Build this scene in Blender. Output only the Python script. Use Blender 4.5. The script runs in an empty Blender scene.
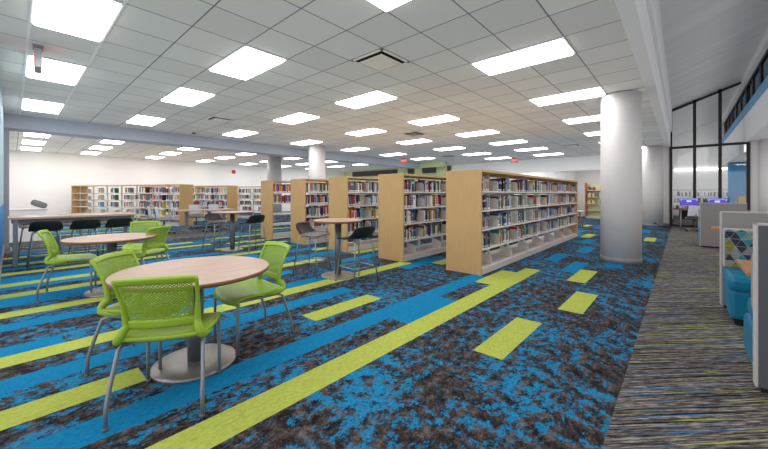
import bpy, bmesh, math, random
from mathutils import Vector, Matrix
R = math.radians
C = bpy.context.scene.collection
rnd = random.Random(7)

# ------------------------------------------------------------------ camera
CAM_H = 1.28
F_PX = 332.95
YAW = R(41.83)
cam = bpy.data.cameras.new('camera')
cam.sensor_width = 36.0
cam.lens = F_PX / 768 * 36
cam.shift_y = -30.5 / 768
cam.clip_start = 0.05
cam.clip_end = 200
co = bpy.data.objects.new('camera', cam)
C.objects.link(co)
co.location = (0, 0, CAM_H)
co.rotation_euler = (R(90), 0, YAW)
bpy.context.scene.camera = co
ZC = CAM_H + 1.885          # main ceiling height

def project(x, y, z):       # used only to rank which books show largest
    c, s = math.cos(YAW), math.sin(YAW)
    d = -x * s + y * c
    l = x * c + y * s
    return 384 + F_PX * l / d, 194 - F_PX * (z - CAM_H) / d, d

# ------------------------------------------------------------------ materials
def mat(name):
    m = bpy.data.materials.new(name)
    m.use_nodes = True
    nt = m.node_tree
    b = nt.nodes['Principled BSDF']
    return m, nt, b

def srgb(r, g, b):
    f = lambda c: ((c / 255 + 0.055) / 1.055) ** 2.4 if c > 10 else c / 255 / 12.92
    return (f(r), f(g), f(b), 1)

def N(nt, t, **kw):
    n = nt.nodes.new(t)
    for k, v in kw.items():
        if k == 'inp':
            for a, b in v.items():
                n.inputs[a].default_value = b
        else:
            setattr(n, k, v)
    return n

def L(nt, a, b):
    nt.links.new(a, b)

def coords(nt, scale=(1, 1, 1), rot=(0, 0, 0), kind='Object'):
    tc = N(nt, 'ShaderNodeTexCoord')
    mp = N(nt, 'ShaderNodeMapping')
    mp.inputs['Scale'].default_value = scale
    mp.inputs['Rotation'].default_value = rot
    L(nt, tc.outputs[kind], mp.inputs['Vector'])
    return mp.outputs['Vector']

def noise(nt, vec, scale, detail=4, rough=0.6, dist=0.0):
    n = N(nt, 'ShaderNodeTexNoise')
    n.inputs['Scale'].default_value = scale
    n.inputs['Detail'].default_value = detail
    n.inputs['Roughness'].default_value = rough
    n.inputs['Distortion'].default_value = dist
    L(nt, vec, n.inputs['Vector'])
    return n.outputs['Fac']

def ramp(nt, fac, stops, interp='LINEAR'):
    r = N(nt, 'ShaderNodeValToRGB')
    cr = r.color_ramp
    cr.interpolation = interp
    while len(cr.elements) < len(stops):
        cr.elements.new(0.5)
    for e, (p, c) in zip(cr.elements, stops):
        e.position = p
        e.color = c if len(c) == 4 else (*c, 1)
    L(nt, fac, r.inputs['Fac'])
    return r.outputs['Color']

def mix(nt, fac, a, b, mode='MIX'):
    m = N(nt, 'ShaderNodeMix', data_type='RGBA', blend_type=mode)
    for s, v in ((m.inputs[0], fac), (m.inputs[6], a), (m.inputs[7], b)):
        if hasattr(v, 'is_linked') or hasattr(v, 'links'):
            L(nt, v, s)
        else:
            s.default_value = v
    return m.outputs[2]

def math_n(nt, op, a, b=None, c=None):
    m = N(nt, 'ShaderNodeMath', operation=op)
    for i, v in enumerate((a, b, c)):
        if v is None:
            continue
        if hasattr(v, 'links'):
            L(nt, v, m.inputs[i])
        else:
            m.inputs[i].default_value = v
    return m.outputs[0]

def bump(nt, b, h, strength=0.2, dist=0.01):
    n = N(nt, 'ShaderNodeBump')
    n.inputs['Strength'].default_value = strength
    n.inputs['Distance'].default_value = dist
    L(nt, h, n.inputs['Height'])
    L(nt, n.outputs['Normal'], b.inputs['Normal'])

def plain(name, col, rough=0.5, metal=0.0, spec=0.5, nz=0.06, nscale=8):
    m, nt, b = mat(name)
    v = coords(nt)
    f = noise(nt, v, nscale, 3)
    lo = tuple(c * (1 - nz) for c in col[:3]) + (1,)
    hi = tuple(min(1, c * (1 + nz)) for c in col[:3]) + (1,)
    L(nt, ramp(nt, f, [(0.3, lo), (0.7, hi)]), b.inputs['Base Color'])
    b.inputs['Roughness'].default_value = rough
    b.inputs['Metallic'].default_value = metal
    b.inputs['Specular IOR Level'].default_value = spec
    return m

def emit(name, col, strength):
    m, nt, b = mat(name)
    b.inputs['Base Color'].default_value = (0.02, 0.02, 0.02, 1) if strength < 3 else (0.8, 0.8, 0.8, 1)
    v = coords(nt)
    f = noise(nt, v, 30, 2)
    L(nt, ramp(nt, f, [(0.2, tuple(c * .97 for c in col[:3])), (0.8, col)]), b.inputs['Emission Color'])
    b.inputs['Emission Strength'].default_value = strength
    return m

def wood(name, c1, c2, axis='Z', rough=0.45, scale=1.0, spec=0.4):
    m, nt, b = mat(name)
    s = {'X': (1.2, 16, 16), 'Y': (16, 1.2, 16), 'Z': (16, 16, 1.2)}[axis]
    v = coords(nt, tuple(k * scale for k in s))
    f = noise(nt, v, 3.0, 6, 0.65, 0.4)
    g = noise(nt, v, 14.0, 3, 0.6)
    ff = math_n(nt, 'MULTIPLY_ADD', g, 0.35, math_n(nt, 'MULTIPLY', f, 0.65))
    L(nt, ramp(nt, ff, [(0.32, c1), (0.66, c2)]), b.inputs['Base Color'])
    b.inputs['Roughness'].default_value = rough
    b.inputs['Specular IOR Level'].default_value = spec
    return m

M = {}
M['wall_white'] = plain('white wall paint', srgb(242, 239, 237), 0.8, nz=0.012, nscale=2)
M['wall_grey'] = plain('pale grey wall paint', srgb(222, 219, 219), 0.8, nz=0.015, nscale=2)
M['beam_grey'] = plain('blue grey beam paint', srgb(172, 177, 188), 0.7, nz=0.02)
M['drywall'] = plain('light grey drywall', srgb(222, 222, 224), 0.75, nz=0.02)
M['column_white'] = plain('column paint', srgb(206, 202, 202), 0.55, nz=0.02)
M['column_base'] = plain('grey rubber base', srgb(135, 132, 134), 0.5)
M['green_wall'] = plain('pale green paint', srgb(205, 213, 165), 0.8, nz=0.03)
M['grille'] = plain('dark grey grille metal', srgb(95, 92, 95), 0.6)
M['dark_gap'] = plain('black recess', srgb(22, 21, 22), 0.8)
M['blue_wall'] = plain('bright blue wall paint', srgb(30, 130, 200), 0.6, nz=0.03)
M['blue_column'] = plain('bright blue column paint', srgb(10, 130, 190), 0.45, nz=0.03)
M['maple'] = wood('maple veneer', srgb(182, 145, 94), srgb(196, 160, 110), 'Z', 0.5)
M['maple_edge'] = wood('maple edge banding', srgb(186, 150, 100), srgb(200, 166, 118), 'Y', 0.5)
M['walnut_top'] = wood('walnut laminate top', srgb(160, 130, 114), srgb(194, 168, 152), 'Y', 0.38, 0.8)
M['walnut_edge'] = plain('brown table edge', srgb(118, 78, 50), 0.5, nz=0.08)
M['oak_top'] = wood('honey oak laminate', srgb(146, 104, 70), srgb(174, 130, 92), 'X', 0.45)
M['orange_wood'] = wood('orange stained wood', srgb(165, 92, 45), srgb(190, 115, 60), 'Z', 0.5)
M['steel'] = plain('grey painted steel', srgb(150, 152, 156), 0.38, 0.65, nz=0.03)
M['chair_steel'] = plain('satin grey chair tube', srgb(138, 143, 151), 0.4, 0.5, nz=0.03)
M['steel_dark'] = plain('dark grey steel', srgb(110, 115, 120), 0.42, 0.5, nz=0.03)
M['chrome'] = plain('chromed tube', srgb(185, 187, 190), 0.32, 0.9, nz=0.02)
M['brushed'] = plain('brushed steel disc', srgb(158, 152, 149), 0.42, 0.7, nz=0.05, nscale=20)
M['shelf_paint'] = plain('off white shelf enamel', srgb(214, 208, 203), 0.45, nz=0.02)
M['bookend'] = plain('pale grey enamel', srgb(196, 190, 184), 0.45, nz=0.03)
M['base_paint'] = plain('warm white base enamel', srgb(205, 196, 190), 0.5, nz=0.02)
M['green_plastic'] = plain('lime green plastic', srgb(140, 170, 46), 0.38, spec=0.45, nz=0.05)
M['black_plastic'] = plain('black plastic', srgb(20, 20, 22), 0.5, nz=0.1)
M['brown_plastic'] = plain('dark brown plastic', srgb(36, 29, 30), 0.4, nz=0.08)
M['taupe_plastic'] = plain('taupe plastic seat', srgb(120, 108, 108), 0.35, nz=0.05)
M['white_plastic'] = plain('pale grey white plastic', srgb(205, 207, 216), 0.45, nz=0.03)
M['teal_vinyl'] = plain('teal vinyl', srgb(2, 108, 142), 0.42, nz=0.06, nscale=5)
M['navy_fabric'] = plain('dark teal fabric', srgb(20, 55, 75), 0.8, nz=0.08)
M['paper'] = plain('page edges', srgb(215, 205, 188), 0.8, nz=0.05)
M['label_paper'] = plain('spine label paper', srgb(225, 223, 218), 0.7, nz=0.03)
M['red_plastic'] = plain('red plastic', srgb(205, 30, 30), 0.5)
M['sign_red'] = emit('red sign face', srgb(230, 60, 60), 1.6)
M['sign_white'] = emit('white sign lettering', srgb(255, 235, 230), 1.7)
M['mullion'] = plain('dark bronze frame', srgb(38, 28, 25), 0.5, nz=0.08)
M['screen'] = emit('purple screen', srgb(92, 66, 190), 1.7)
M['screen_ui'] = emit('pale screen window', srgb(215, 225, 250), 1.7)
M['screen_bar'] = emit('light blue screen bar', srgb(130, 170, 230), 1.7)
M['cream_metal'] = plain('cream shelf enamel', srgb(202, 196, 165), 0.5, nz=0.03)
M['olive_metal'] = plain('grey green shelf enamel', srgb(165, 163, 150), 0.5, nz=0.03)
M['lamp'] = emit('lit diffuser', (1.0, 0.985, 0.97, 1), 15.0)
M['lamp_far'] = emit('lit cove', (1.0, 0.98, 0.95, 1), 7.0)
M['lamp_frame'] = plain('white lamp frame', srgb(225, 225, 225), 0.5)
M['vent_white'] = plain('white vent enamel', srgb(225, 218, 210), 0.5)
M['camera_dark'] = plain('smoked dome', srgb(95, 95, 100), 0.2)
M['plate'] = plain('brushed switch plate', srgb(150, 142, 130), 0.4, 0.4)
M['post_grey'] = plain('grey metal pilaster', srgb(140, 142, 150), 0.5, nz=0.03)

# ceiling tiles: 0.61 m grid with a thin reveal
def m_ceiling():
    m, nt, b = mat('acoustic ceiling tile')
    tc = N(nt, 'ShaderNodeTexCoord')
    sp = N(nt, 'ShaderNodeSeparateXYZ')
    L(nt, tc.outputs['Object'], sp.inputs[0])
    def line(o, off, w):
        a = math_n(nt, 'DIVIDE', math_n(nt, 'SUBTRACT', o, off), 0.61)
        f = math_n(nt, 'FRACT', a)
        d = math_n(nt, 'MINIMUM', f, math_n(nt, 'SUBTRACT', 1.0, f))
        return math_n(nt, 'LESS_THAN', d, w / 0.61)
    g = math_n(nt, 'MAXIMUM', line(sp.outputs[0], -1.053, 0.0075), line(sp.outputs[1], 0.741, 0.0075))
    cx = math_n(nt, 'FLOOR', math_n(nt, 'DIVIDE', math_n(nt, 'ADD', sp.outputs[0], 1.053), 0.61))
    cy = math_n(nt, 'FLOOR', math_n(nt, 'DIVIDE', math_n(nt, 'SUBTRACT', sp.outputs[1], 0.741), 0.61))
    cv = N(nt, 'ShaderNodeCombineXYZ')
    L(nt, cx, cv.inputs[0]); L(nt, cy, cv.inputs[1])
    wn = N(nt, 'ShaderNodeTexWhiteNoise', noise_dimensions='2D')
    L(nt, cv.outputs[0], wn.inputs['Vector'])
    f = noise(nt, tc.outputs['Object'], 90, 3)
    tile = ramp(nt, wn.outputs['Value'], [(0, srgb(208, 207, 205)), (1, srgb(220, 219, 216))])
    tile = mix(nt, 0.08, tile, ramp(nt, f, [(0.35, (0.4, 0.4, 0.4, 1)), (0.6, (1, 1, 1, 1))]), 'MULTIPLY')
    L(nt, mix(nt, g, tile, srgb(120, 121, 124)), b.inputs['Base Color'])
    b.inputs['Roughness'].default_value = 0.9
    b.inputs['Specular IOR Level'].default_value = 0.15
    return m
M['ceiling'] = m_ceiling()

def m_mottled():
    m, nt, b = mat('mottled blue black carpet')
    v = coords(nt, (1.0, 0.75, 1))
    big = noise(nt, v, 1.5, 3, 0.5)
    f = noise(nt, v, 12.0, 10, 0.86, 0.15)
    ff = math_n(nt, 'MULTIPLY_ADD', big, 0.30, f)
    v2 = coords(nt, (1.0, 0.7, 1))
    g = noise(nt, v2, 13.0, 9, 0.86)
    base = ramp(nt, g, [(0.42, srgb(22, 20, 23)), (0.50, srgb(50, 44, 43)), (0.60, srgb(102, 90, 85))])
    sp = noise(nt, v2, 60, 4, 0.7)
    blue = ramp(nt, sp, [(0.35, srgb(18, 98, 140)), (0.65, srgb(36, 136, 182))])
    mask = ramp(nt, ff, [(0.668, (0, 0, 0, 1)), (0.70, (1, 1, 1, 1))])
    L(nt, mix(nt, mask, base, blue), b.inputs['Base Color'])
    b.inputs['Roughness'].default_value = 0.95
    b.inputs['Specular IOR Level'].default_value = 0.1
    bump(nt, b, noise(nt, v2, 160, 3), 0.5, 0.006)
    return m
M['c_mottled'] = m_mottled()

def m_plank(name, lo, hi):
    m, nt, b = mat(name)
    v = coords(nt, (1, 0.5, 1))
    f = noise(nt, v, 55, 6, 0.7)
    k = noise(nt, coords(nt, (1, 0.35, 1)), 9, 6, 0.7, 0.8)
    base = ramp(nt, f, [(0.3, lo), (0.7, hi)])
    crack = ramp(nt, k, [(0.485, (1, 1, 1, 1)), (0.5, (0.72, 0.72, 0.72, 1)), (0.515, (1, 1, 1, 1))])
    L(nt, mix(nt, 0.85, base, crack, 'MULTIPLY'), b.inputs['Base Color'])
    b.inputs['Roughness'].default_value = 0.95
    b.inputs['Specular IOR Level'].default_value = 0.1
    bump(nt, b, f, 0.5, 0.006)
    return m
M['c_blue'] = m_plank('blue carpet plank', srgb(10, 98, 142), srgb(22, 130, 176))
M['c_green'] = m_plank('lime carpet plank', srgb(150, 159, 68), srgb(178, 188, 90))

def m_streak():
    m, nt, b = mat('grey streaked carpet')
    _c = coords
    def coords45(nt, scale):
        # planks laid diagonally: turn first, then stretch
        mp = N(nt, 'ShaderNodeMapping')
        mp.inputs['Scale'].default_value = scale
        L(nt, _c(nt, (1, 1, 1), (0, 0, R(-45))), mp.inputs['Vector'])
        return mp.outputs['Vector']
    v = coords45(nt, (1.1, 46, 1))
    f = noise(nt, v, 1.0, 5, 0.7)
    fine = noise(nt, coords45(nt, (9, 120, 1)), 1.0, 4, 0.7)
    base = ramp(nt, math_n(nt, 'MULTIPLY_ADD', fine, 0.6, math_n(nt, 'MULTIPLY', f, 0.4)),
                [(0.40, srgb(34, 30, 32)), (0.5, srgb(84, 78, 77)), (0.60, srgb(164, 156, 150))])
    def band(off, lo, hi, col, prev):
        w = coords45(nt, (0.75, 60, 1))
        ad = N(nt, 'ShaderNodeVectorMath', operation='ADD')
        L(nt, w, ad.inputs[0]); ad.inputs[1].default_value = off
        n = noise(nt, ad.outputs[0], 1.0, 2, 0.5)
        return mix(nt, ramp(nt, n, [(lo, (0, 0, 0, 1)), (hi, (1, 1, 1, 1))]), prev, col)
    c = band((13, 5, 0), 0.625, 0.65, srgb(158, 172, 50), base)
    c = band((3, 71, 0), 0.62, 0.645, srgb(34, 108, 156), c)
    c = band((43, 171, 0), 0.60, 0.64, srgb(18, 16, 18), c)
    c = band((83, 31, 0), 0.69, 0.72, srgb(168, 162, 158), c)
    L(nt, c, b.inputs['Base Color'])
    b.inputs['Roughness'].default_value = 0.95
    b.inputs['Specular IOR Level'].default_value = 0.1
    bump(nt, b, fine, 0.4, 0.005)
    return m
M['c_streak'] = m_streak()

def m_fabric(name, a, c):
    m, nt, b = mat(name)
    v = coords(nt)
    f = noise(nt, v, 220, 3, 0.7)
    L(nt, ramp(nt, f, [(0.35, a), (0.65, c)]), b.inputs['Base Color'])
    b.inputs['Roughness'].default_value = 0.95
    b.inputs['Specular IOR Level'].default_value = 0.1
    bump(nt, b, f, 0.3, 0.003)
    return m
M['tweed'] = m_fabric('mid grey tweed', srgb(122, 118, 118), srgb(150, 146, 145))
M['tweed_dark'] = m_fabric('dark grey tweed', srgb(68, 70, 74), srgb(98, 99, 103))
M['tweed_edge'] = m_fabric('pale grey welt', srgb(165, 160, 158), srgb(185, 180, 178))
M['tweed_pattern'] = m_fabric('black and white bolster weave', srgb(60, 60, 62), srgb(180, 178, 176))

def m_mesh():
    # perforated lime mesh: the holes really are open
    m, nt, b = mat('perforated lime mesh')
    uv = N(nt, 'ShaderNodeTexCoord').outputs['UV']
    mp = N(nt, 'ShaderNodeMapping')
    mp.inputs['Scale'].default_value = (1, 1, 1)
    mp.inputs['Rotation'].default_value = (0, 0, R(45))
    L(nt, uv, mp.inputs['Vector'])
    sp = N(nt, 'ShaderNodeSeparateXYZ')
    L(nt, mp.outputs[0], sp.inputs[0])
    def tri(o):
        f = math_n(nt, 'FRACT', math_n(nt, 'DIVIDE', o, 0.0150))
        return math_n(nt, 'ABSOLUTE', math_n(nt, 'SUBTRACT', f, 0.5))
    hole = math_n(nt, 'LESS_THAN', math_n(nt, 'MAXIMUM', tri(sp.outputs[0]), tri(sp.outputs[1])), 0.33)
    b.inputs['Base Color'].default_value = srgb(140, 170, 46)
    b.inputs['Roughness'].default_value = 0.45
    tr = N(nt, 'ShaderNodeBsdfTransparent')
    mx = N(nt, 'ShaderNodeMixShader')
    L(nt, hole, mx.inputs[0]); L(nt, b.outputs[0], mx.inputs[1]); L(nt, tr.outputs[0], mx.inputs[2])
    L(nt, mx.outputs[0], nt.nodes['Material Output'].inputs['Surface'])
    return m
M['lime_mesh'] = m_mesh()

def m_glass(name='clear pane', tint=(0.95, 0.965, 0.965, 1)):
    m, nt, b = mat(name)
    tr = N(nt, 'ShaderNodeBsdfTransparent')
    tr.inputs[0].default_value = tint
    gl = N(nt, 'ShaderNodeBsdfGlossy')
    gl.inputs['Roughness'].default_value = 0.02
    mx = N(nt, 'ShaderNodeMixShader')
    mx.inputs[0].default_value = 0.05
    L(nt, tr.outputs[0], mx.inputs[1]); L(nt, gl.outputs[0], mx.inputs[2])
    L(nt, mx.outputs[0], nt.nodes['Material Output'].inputs['Surface'])
    return m
M['glass'] = m_glass()
M['glass_tinted'] = m_glass('tinted clerestory pane', (0.16, 0.19, 0.22, 1))

def m_slope():
    m, nt, b = mat('ribbed atrium ceiling')
    v = coords(nt, (0.3, 5.0, 0.3))
    f = noise(nt, v, 1.0, 3, 0.5)
    L(nt, ramp(nt, f, [(0.3, srgb(196, 196, 198)), (0.7, srgb(210, 210, 212))]), b.inputs['Base Color'])
    b.inputs['Roughness'].default_value = 0.6
    return m
M['slope'] = m_slope()

BOOK_COLS = {
    'navy': (32, 42, 84), 'blue': (40, 92, 158), 'pale blue': (128, 168, 200), 'red': (176, 38, 42),
    'maroon': (104, 30, 38), 'orange': (205, 100, 42), 'yellow': (208, 176, 60), 'green': (52, 104, 66),
    'teal': (36, 112, 122), 'white': (218, 214, 208), 'cream': (206, 194, 168), 'grey': (128, 126, 126),
    'black': (30, 28, 32), 'brown': (96, 66, 48), 'purple': (92, 62, 118), 'pink': (194, 120, 140)}
for k, c in BOOK_COLS.items():
    M['book ' + k] = plain(k + ' book cover', srgb(*c), 0.5, nz=0.1, nscale=30)
COLW = [6, 5, 6, 5, 4, 3, 2, 3, 3, 12, 7, 9, 10, 5, 2, 1]

# ------------------------------------------------------------------ geometry helpers
class MB:
    """collects geometry for ONE mesh"""
    def __init__(s):
        s.v = []; s.f = []; s.mi = []; s.sm = []; s.uv = {}
    def add(s, verts, faces, mi=0, smooth=False):
        o = len(s.v)
        s.v += [tuple(p) for p in verts]
        for f in faces:
            s.f.append([i + o for i in f]); s.mi.append(mi); s.sm.append(smooth)
        return s
    def box(s, x0, x1, y0, y1, z0, z1, mi=0, bev=0.0):
        if bev > 0:
            bm = bmesh.new()
            bmesh.ops.create_cube(bm, size=1)
            for w in bm.verts:
                w.co = Vector((x0 + (w.co.x + .5) * (x1 - x0), y0 + (w.co.y + .5) * (y1 - y0), z0 + (w.co.z + .5) * (z1 - z0)))
            bmesh.ops.bevel(bm, geom=bm.edges[:], offset=bev, segments=2, profile=0.6, affect='EDGES')
            s.bm(bm, mi)
            return s
        v = [(x, y, z) for z in (z0, z1) for y in (y0, y1) for x in (x0, x1)]
        return s.add(v, [(0, 2, 3, 1), (4, 5, 7, 6), (0, 1, 5, 4), (2, 6, 7, 3), (0, 4, 6, 2), (1, 3, 7, 5)], mi)
    def bm(s, bm, mi=0, smooth=False):
        bm.verts.index_update()
        s.add([w.co for w in bm.verts], [[w.index for w in f.verts] for f in bm.faces], mi, smooth)
        bm.free()
        return s
    def lathe(s, prof, seg=32, c=(0, 0), mi=0, smooth=True):
        v = []
        for r, z in prof:
            for k in range(seg):
                a = 2 * math.pi * k / seg
                v.append((c[0] + r * math.cos(a), c[1] + r * math.sin(a), z))
        n = len(prof)
        f = [(i * seg + k, i * seg + (k + 1) % seg, (i + 1) * seg + (k + 1) % seg, (i + 1) * seg + k)
             for i in range(n - 1) for k in range(seg)]
        s.add(v, f, mi, smooth)
        o = len(s.v) - len(v)
        if prof[0][0] > 1e-6:
            s.f.append([o + k for k in range(seg)][::-1]); s.mi.append(mi); s.sm.append(False)
        if prof[-1][0] > 1e-6:
            s.f.append([o + (n - 1) * seg + k for k in range(seg)]); s.mi.append(mi); s.sm.append(False)
        return s
    def tube(s, pts, r, seg=8, mi=0, flat=1.0, up=None):
        pts = [Vector(p) for p in pts]
        rr = r if isinstance(r, (list, tuple)) else [r] * len(pts)
        v = []
        prev = None
        for i, p in enumerate(pts):
            t = (pts[min(i + 1, len(pts) - 1)] - pts[max(i - 1, 0)]).normalized()
            a = up if up is not None else (prev if prev is not None else (Vector((0, 0, 1)) if abs(t.z) < 0.9 else Vector((1, 0, 0))))
            a = Vector(a)
            a = (a - t * a.dot(t)).normalized()
            prev = a
            b = t.cross(a)
            for k in range(seg):
                w = 2 * math.pi * k / seg
                v.append(p + a * (rr[i] * math.cos(w)) + b * (rr[i] * flat * math.sin(w)))
        n = len(pts)
        f = [(i * seg + k, i * seg + (k + 1) % seg, (i + 1) * seg + (k + 1) % seg, (i + 1) * seg + k)
             for i in range(n - 1) for k in range(seg)]
        o = len(s.v)
        s.add(v, f, mi, True)
        s.f.append([o + k for k in range(seg)][::-1]); s.mi.append(mi); s.sm.append(False)
        s.f.append([o + (n - 1) * seg + k for k in range(seg)]); s.mi.append(mi); s.sm.append(False)
        return s
    def sheet(s, fn, nu, nv, th, mi=0, uvscale=None):
        """a curved slab: fn(u,v) in [0,1]^2 -> point; given thickness th along the normal"""
        P = [[Vector(fn(i / nu, j / nv)) for j in range(nv + 1)] for i in range(nu + 1)]
        top, bot = [], []
        for i in range(nu + 1):
            for j in range(nv + 1):
                du = P[min(i + 1, nu)][j] - P[max(i - 1, 0)][j]
                dv = P[i][min(j + 1, nv)] - P[i][max(j - 1, 0)]
                n = du.cross(dv)
                n = n.normalized() if n.length > 1e-9 else Vector((0, 0, 1))
                top.append(P[i][j] + n * th / 2); bot.append(P[i][j] - n * th / 2)
        W = nv + 1
        K = len(top)
        f = []
        for i in range(nu):
            for j in range(nv):
                a = i * W + j
                f.append((a, a + W, a + W + 1, a + 1))
                f.append((K + a, K + a + 1, K + a + W + 1, K + a + W))
        for i in range(nu):
            a = i * W; f.append((a, K + a, K + a + W, a + W))
            a = i * W + nv; f.append((a, a + W, K + a + W, K + a))
        for j in range(nv):
            a = j; f.append((a, a + 1, K + a + 1, K + a))
            a = nu * W + j; f.append((a, K + a, K + a + 1, a + 1))
        o = len(s.v)
        if uvscale:
            for q in range(K):
                uvp = ((q // W) / nu * uvscale[0], (q % W) / nv * uvscale[1])
                s.uv[o + q] = uvp; s.uv[o + K + q] = uvp
        s.add(top + bot, f, mi, True)
        return s
    def mesh(s, name, mats):
        me = bpy.data.meshes.new(name)
        me.from_pydata(s.v, [], s.f)
        for m in mats if isinstance(mats, (list, tuple)) else [mats]:
            me.materials.append(m)
        me.polygons.foreach_set('material_index', s.mi)
        me.polygons.foreach_set('use_smooth', s.sm)
        if s.uv:
            ul = me.uv_layers.new(name='UVMap')
            for lp in me.loops:
                ul.data[lp.index].uv = s.uv.get(lp.vertex_index, (0, 0))
        bm = bmesh.new(); bm.from_mesh(me)
        bmesh.ops.recalc_face_normals(bm, faces=bm.faces[:])
        bm.to_mesh(me); bm.free()
        me.update()
        return me
    def build(s, name, mats, parent=None, loc=(0, 0, 0), rz=0.0):
        return place(name, s.mesh(name, mats), parent, loc, rz)

def place(name, me, parent=None, loc=(0, 0, 0), rz=0.0):
    o = bpy.data.objects.new(name, me)
    C.objects.link(o)
    o.parent = parent
    o.location = loc
    o.rotation_euler = (0, 0, rz)
    return o

def tag(o, label, cat, group=None, kind=None):
    o['label'] = label; o['category'] = cat
    if group: o['group'] = group
    if kind: o['kind'] = kind
    return o

def thing(name, label, cat, loc=(0, 0, 0), rz=0.0, group=None):
    o = bpy.data.objects.new(name, None)
    o.empty_display_size = 0.1
    C.objects.link(o)
    o.location = loc; o.rotation_euler = (0, 0, rz)
    return tag(o, label, cat, group)

KIDS = {}
def dup(root, loc, rz, label, group=None):
    """copy of a thing with copies of its parts and sub-parts"""
    def rec(o, par):
        c = o.copy(); C.objects.link(c)
        if par is not None: c.parent = par
        for ch in [q for q in list(o.children)]:
            rec(ch, c)
        return c
    r = rec(root, None)
    r.location = loc; r.rotation_euler = (0, 0, rz)
    r['label'] = label
    if group: r['group'] = group
    return r

def struct(name, mb, mats, parent=None, label=None):
    o = mb.build(name, mats, parent)
    if parent is None:
        o['kind'] = 'structure'
        o['label'] = label or name.replace('_', ' ')
        o['category'] = name.split('_')[0]
    return o

ORD = ['first', 'second', 'third', 'fourth', 'fifth', 'sixth', 'seventh', 'eighth', 'ninth', 'tenth', 'eleventh', 'twelfth',
       'thirteenth', 'fourteenth', 'fifteenth', 'sixteenth', 'seventeenth', 'eighteenth', 'nineteenth', 'twentieth',
       'twenty-first', 'twenty-second', 'twenty-third', 'twenty-fourth', 'twenty-fifth', 'twenty-sixth', 'twenty-seventh', 'twenty-eighth', 'twenty-ninth', 'thirtieth']

# ------------------------------------------------------------------ floor: carpet planks laid flush
PX0, PW, PL = -0.30, 0.2445, 0.985
NK = 84
YJ0 = -1.6
def col_x(k):
    return PX0 - PW * (k + 1), PX0 - PW * k
# (column, y0, y1, colour)
PLANKS = []
def pl(k, y0, y1, c): PLANKS.append((k, y0, y1, c))
pl(2, 4.05, 4.95, 'g'); pl(2, 6.95, 7.9, 'b'); pl(3, 2.52, 3.5, 'g'); pl(3, 5.48, 6.45, 'g'); pl(4, 6.1, 7.1, 'b'); pl(3, 8.6, 9.6, 'b')
pl(5, 8.3, 9.3, 'b'); pl(6, -3, 5.92, 'g'); pl(7, 4.5, 5.5, 'g'); pl(7, 2.6, 3.57, 'b'); pl(8, -3, 4.9, 'b')
pl(6, 6.9, 7.9, 'b'); pl(4, 10.2, 11.2, 'g'); pl(7, 11.3, 12.3, 'g'); pl(6, 9.9, 10.9, 'b'); pl(2, 9.8, 10.8, 'b'); pl(5, 12.0, 13.0, 'b')
pl(3, 12.2, 13.2, 'g'); pl(1, 11.5, 12.5, 'g'); pl(2, 14.0, 15.0, 'b'); pl(6, 13.5, 14.5, 'g'); pl(9, 12.5, 13.5, 'b'); pl(11, 12.0, 13.0, 'b')
pl(8, 14.4, 15.4, 'b'); pl(10, 15.0, 16.0, 'g'); pl(12, 14.0, 15.0, 'g'); pl(14, 16.0, 17.0, 'b'); pl(7, 16.0, 17.0, 'b'); pl(4, 15.6, 16.6, 'g')
pl(10, -3, 0.62, 'g'); pl(10, 2.04, 3.02, 'g'); pl(12, -3, 3.04, 'b'); pl(14, -3, 4.95, 'g'); pl(15, -3, 0.3, 'b')
pl(13, 4.5, 5.5, 'b'); pl(15, 1.1, 3.2, 'b'); pl(18, -3, 3.1, 'b'); pl(18, 4.0, 5.5, 'b'); pl(20, -3, 4.05, 'g'); pl(20, 4.9, 5.9, 'g')
pl(17, 1.0, 2.0, 'b'); pl(16, 5.0, 7.0, 'g'); pl(12, 5.2, 6.2, 'g'); pl(10, 5.5, 7.5, 'g'); pl(18, 6.0, 8.0, 'b'); pl(22, -3, 5.0, 'b')
pl(23, -3, 0.8, 'b'); pl(24, -3, 3.2, 'g'); pl(24, 4.6, 6.6, 'g'); pl(26, -3, 2.0, 'b'); pl(25, 2.9, 4.9, 'b'); pl(27, -3, 3.85, 'g'); pl(28, -3, 1.2, 'b')
pl(29, -3, 3.0, 'b'); pl(28, 3.8, 5.8, 'b'); pl(31, -3, 2.2, 'g'); pl(31, 3.1, 5.0, 'g'); pl(33, -3, 3.0, 'b'); pl(35, -3, 0.4, 'g'); pl(35, 2.2, 3.4, 'g')
pl(34, 3.7, 6.5, 'g'); pl(36, 0.0, 2.2, 'b'); pl(37, 2.0, 4.0, 'b'); pl(38, 2.3, 3.2, 'g'); pl(39, 3.8, 5.4, 'g'); pl(39, -1, 1.5, 'g'); pl(41, 0, 2.8, 'b')
pl(41, 4.2, 6.6, 'b'); pl(44, 5.6, 8.0, 'g'); pl(32, 5.0, 7.0, 'b'); pl(37, 6.0, 8.0, 'b')
for k in range(56, 80):
    if k % 3 == 0: pl(k, rnd.uniform(-3, 0), rnd.uniform(3, 5), 'g' if k % 2 else 'b')
    elif k % 5 == 1: pl(k, rnd.uniform(0, 4), rnd.uniform(6, 9), 'b')
fl = MB()
fl.add([(-0.30, -6, 0), (6, -6, 0), (6, 30, 0), (-0.30, 30, 0)], [(0, 1, 2, 3)], 3)
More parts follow.
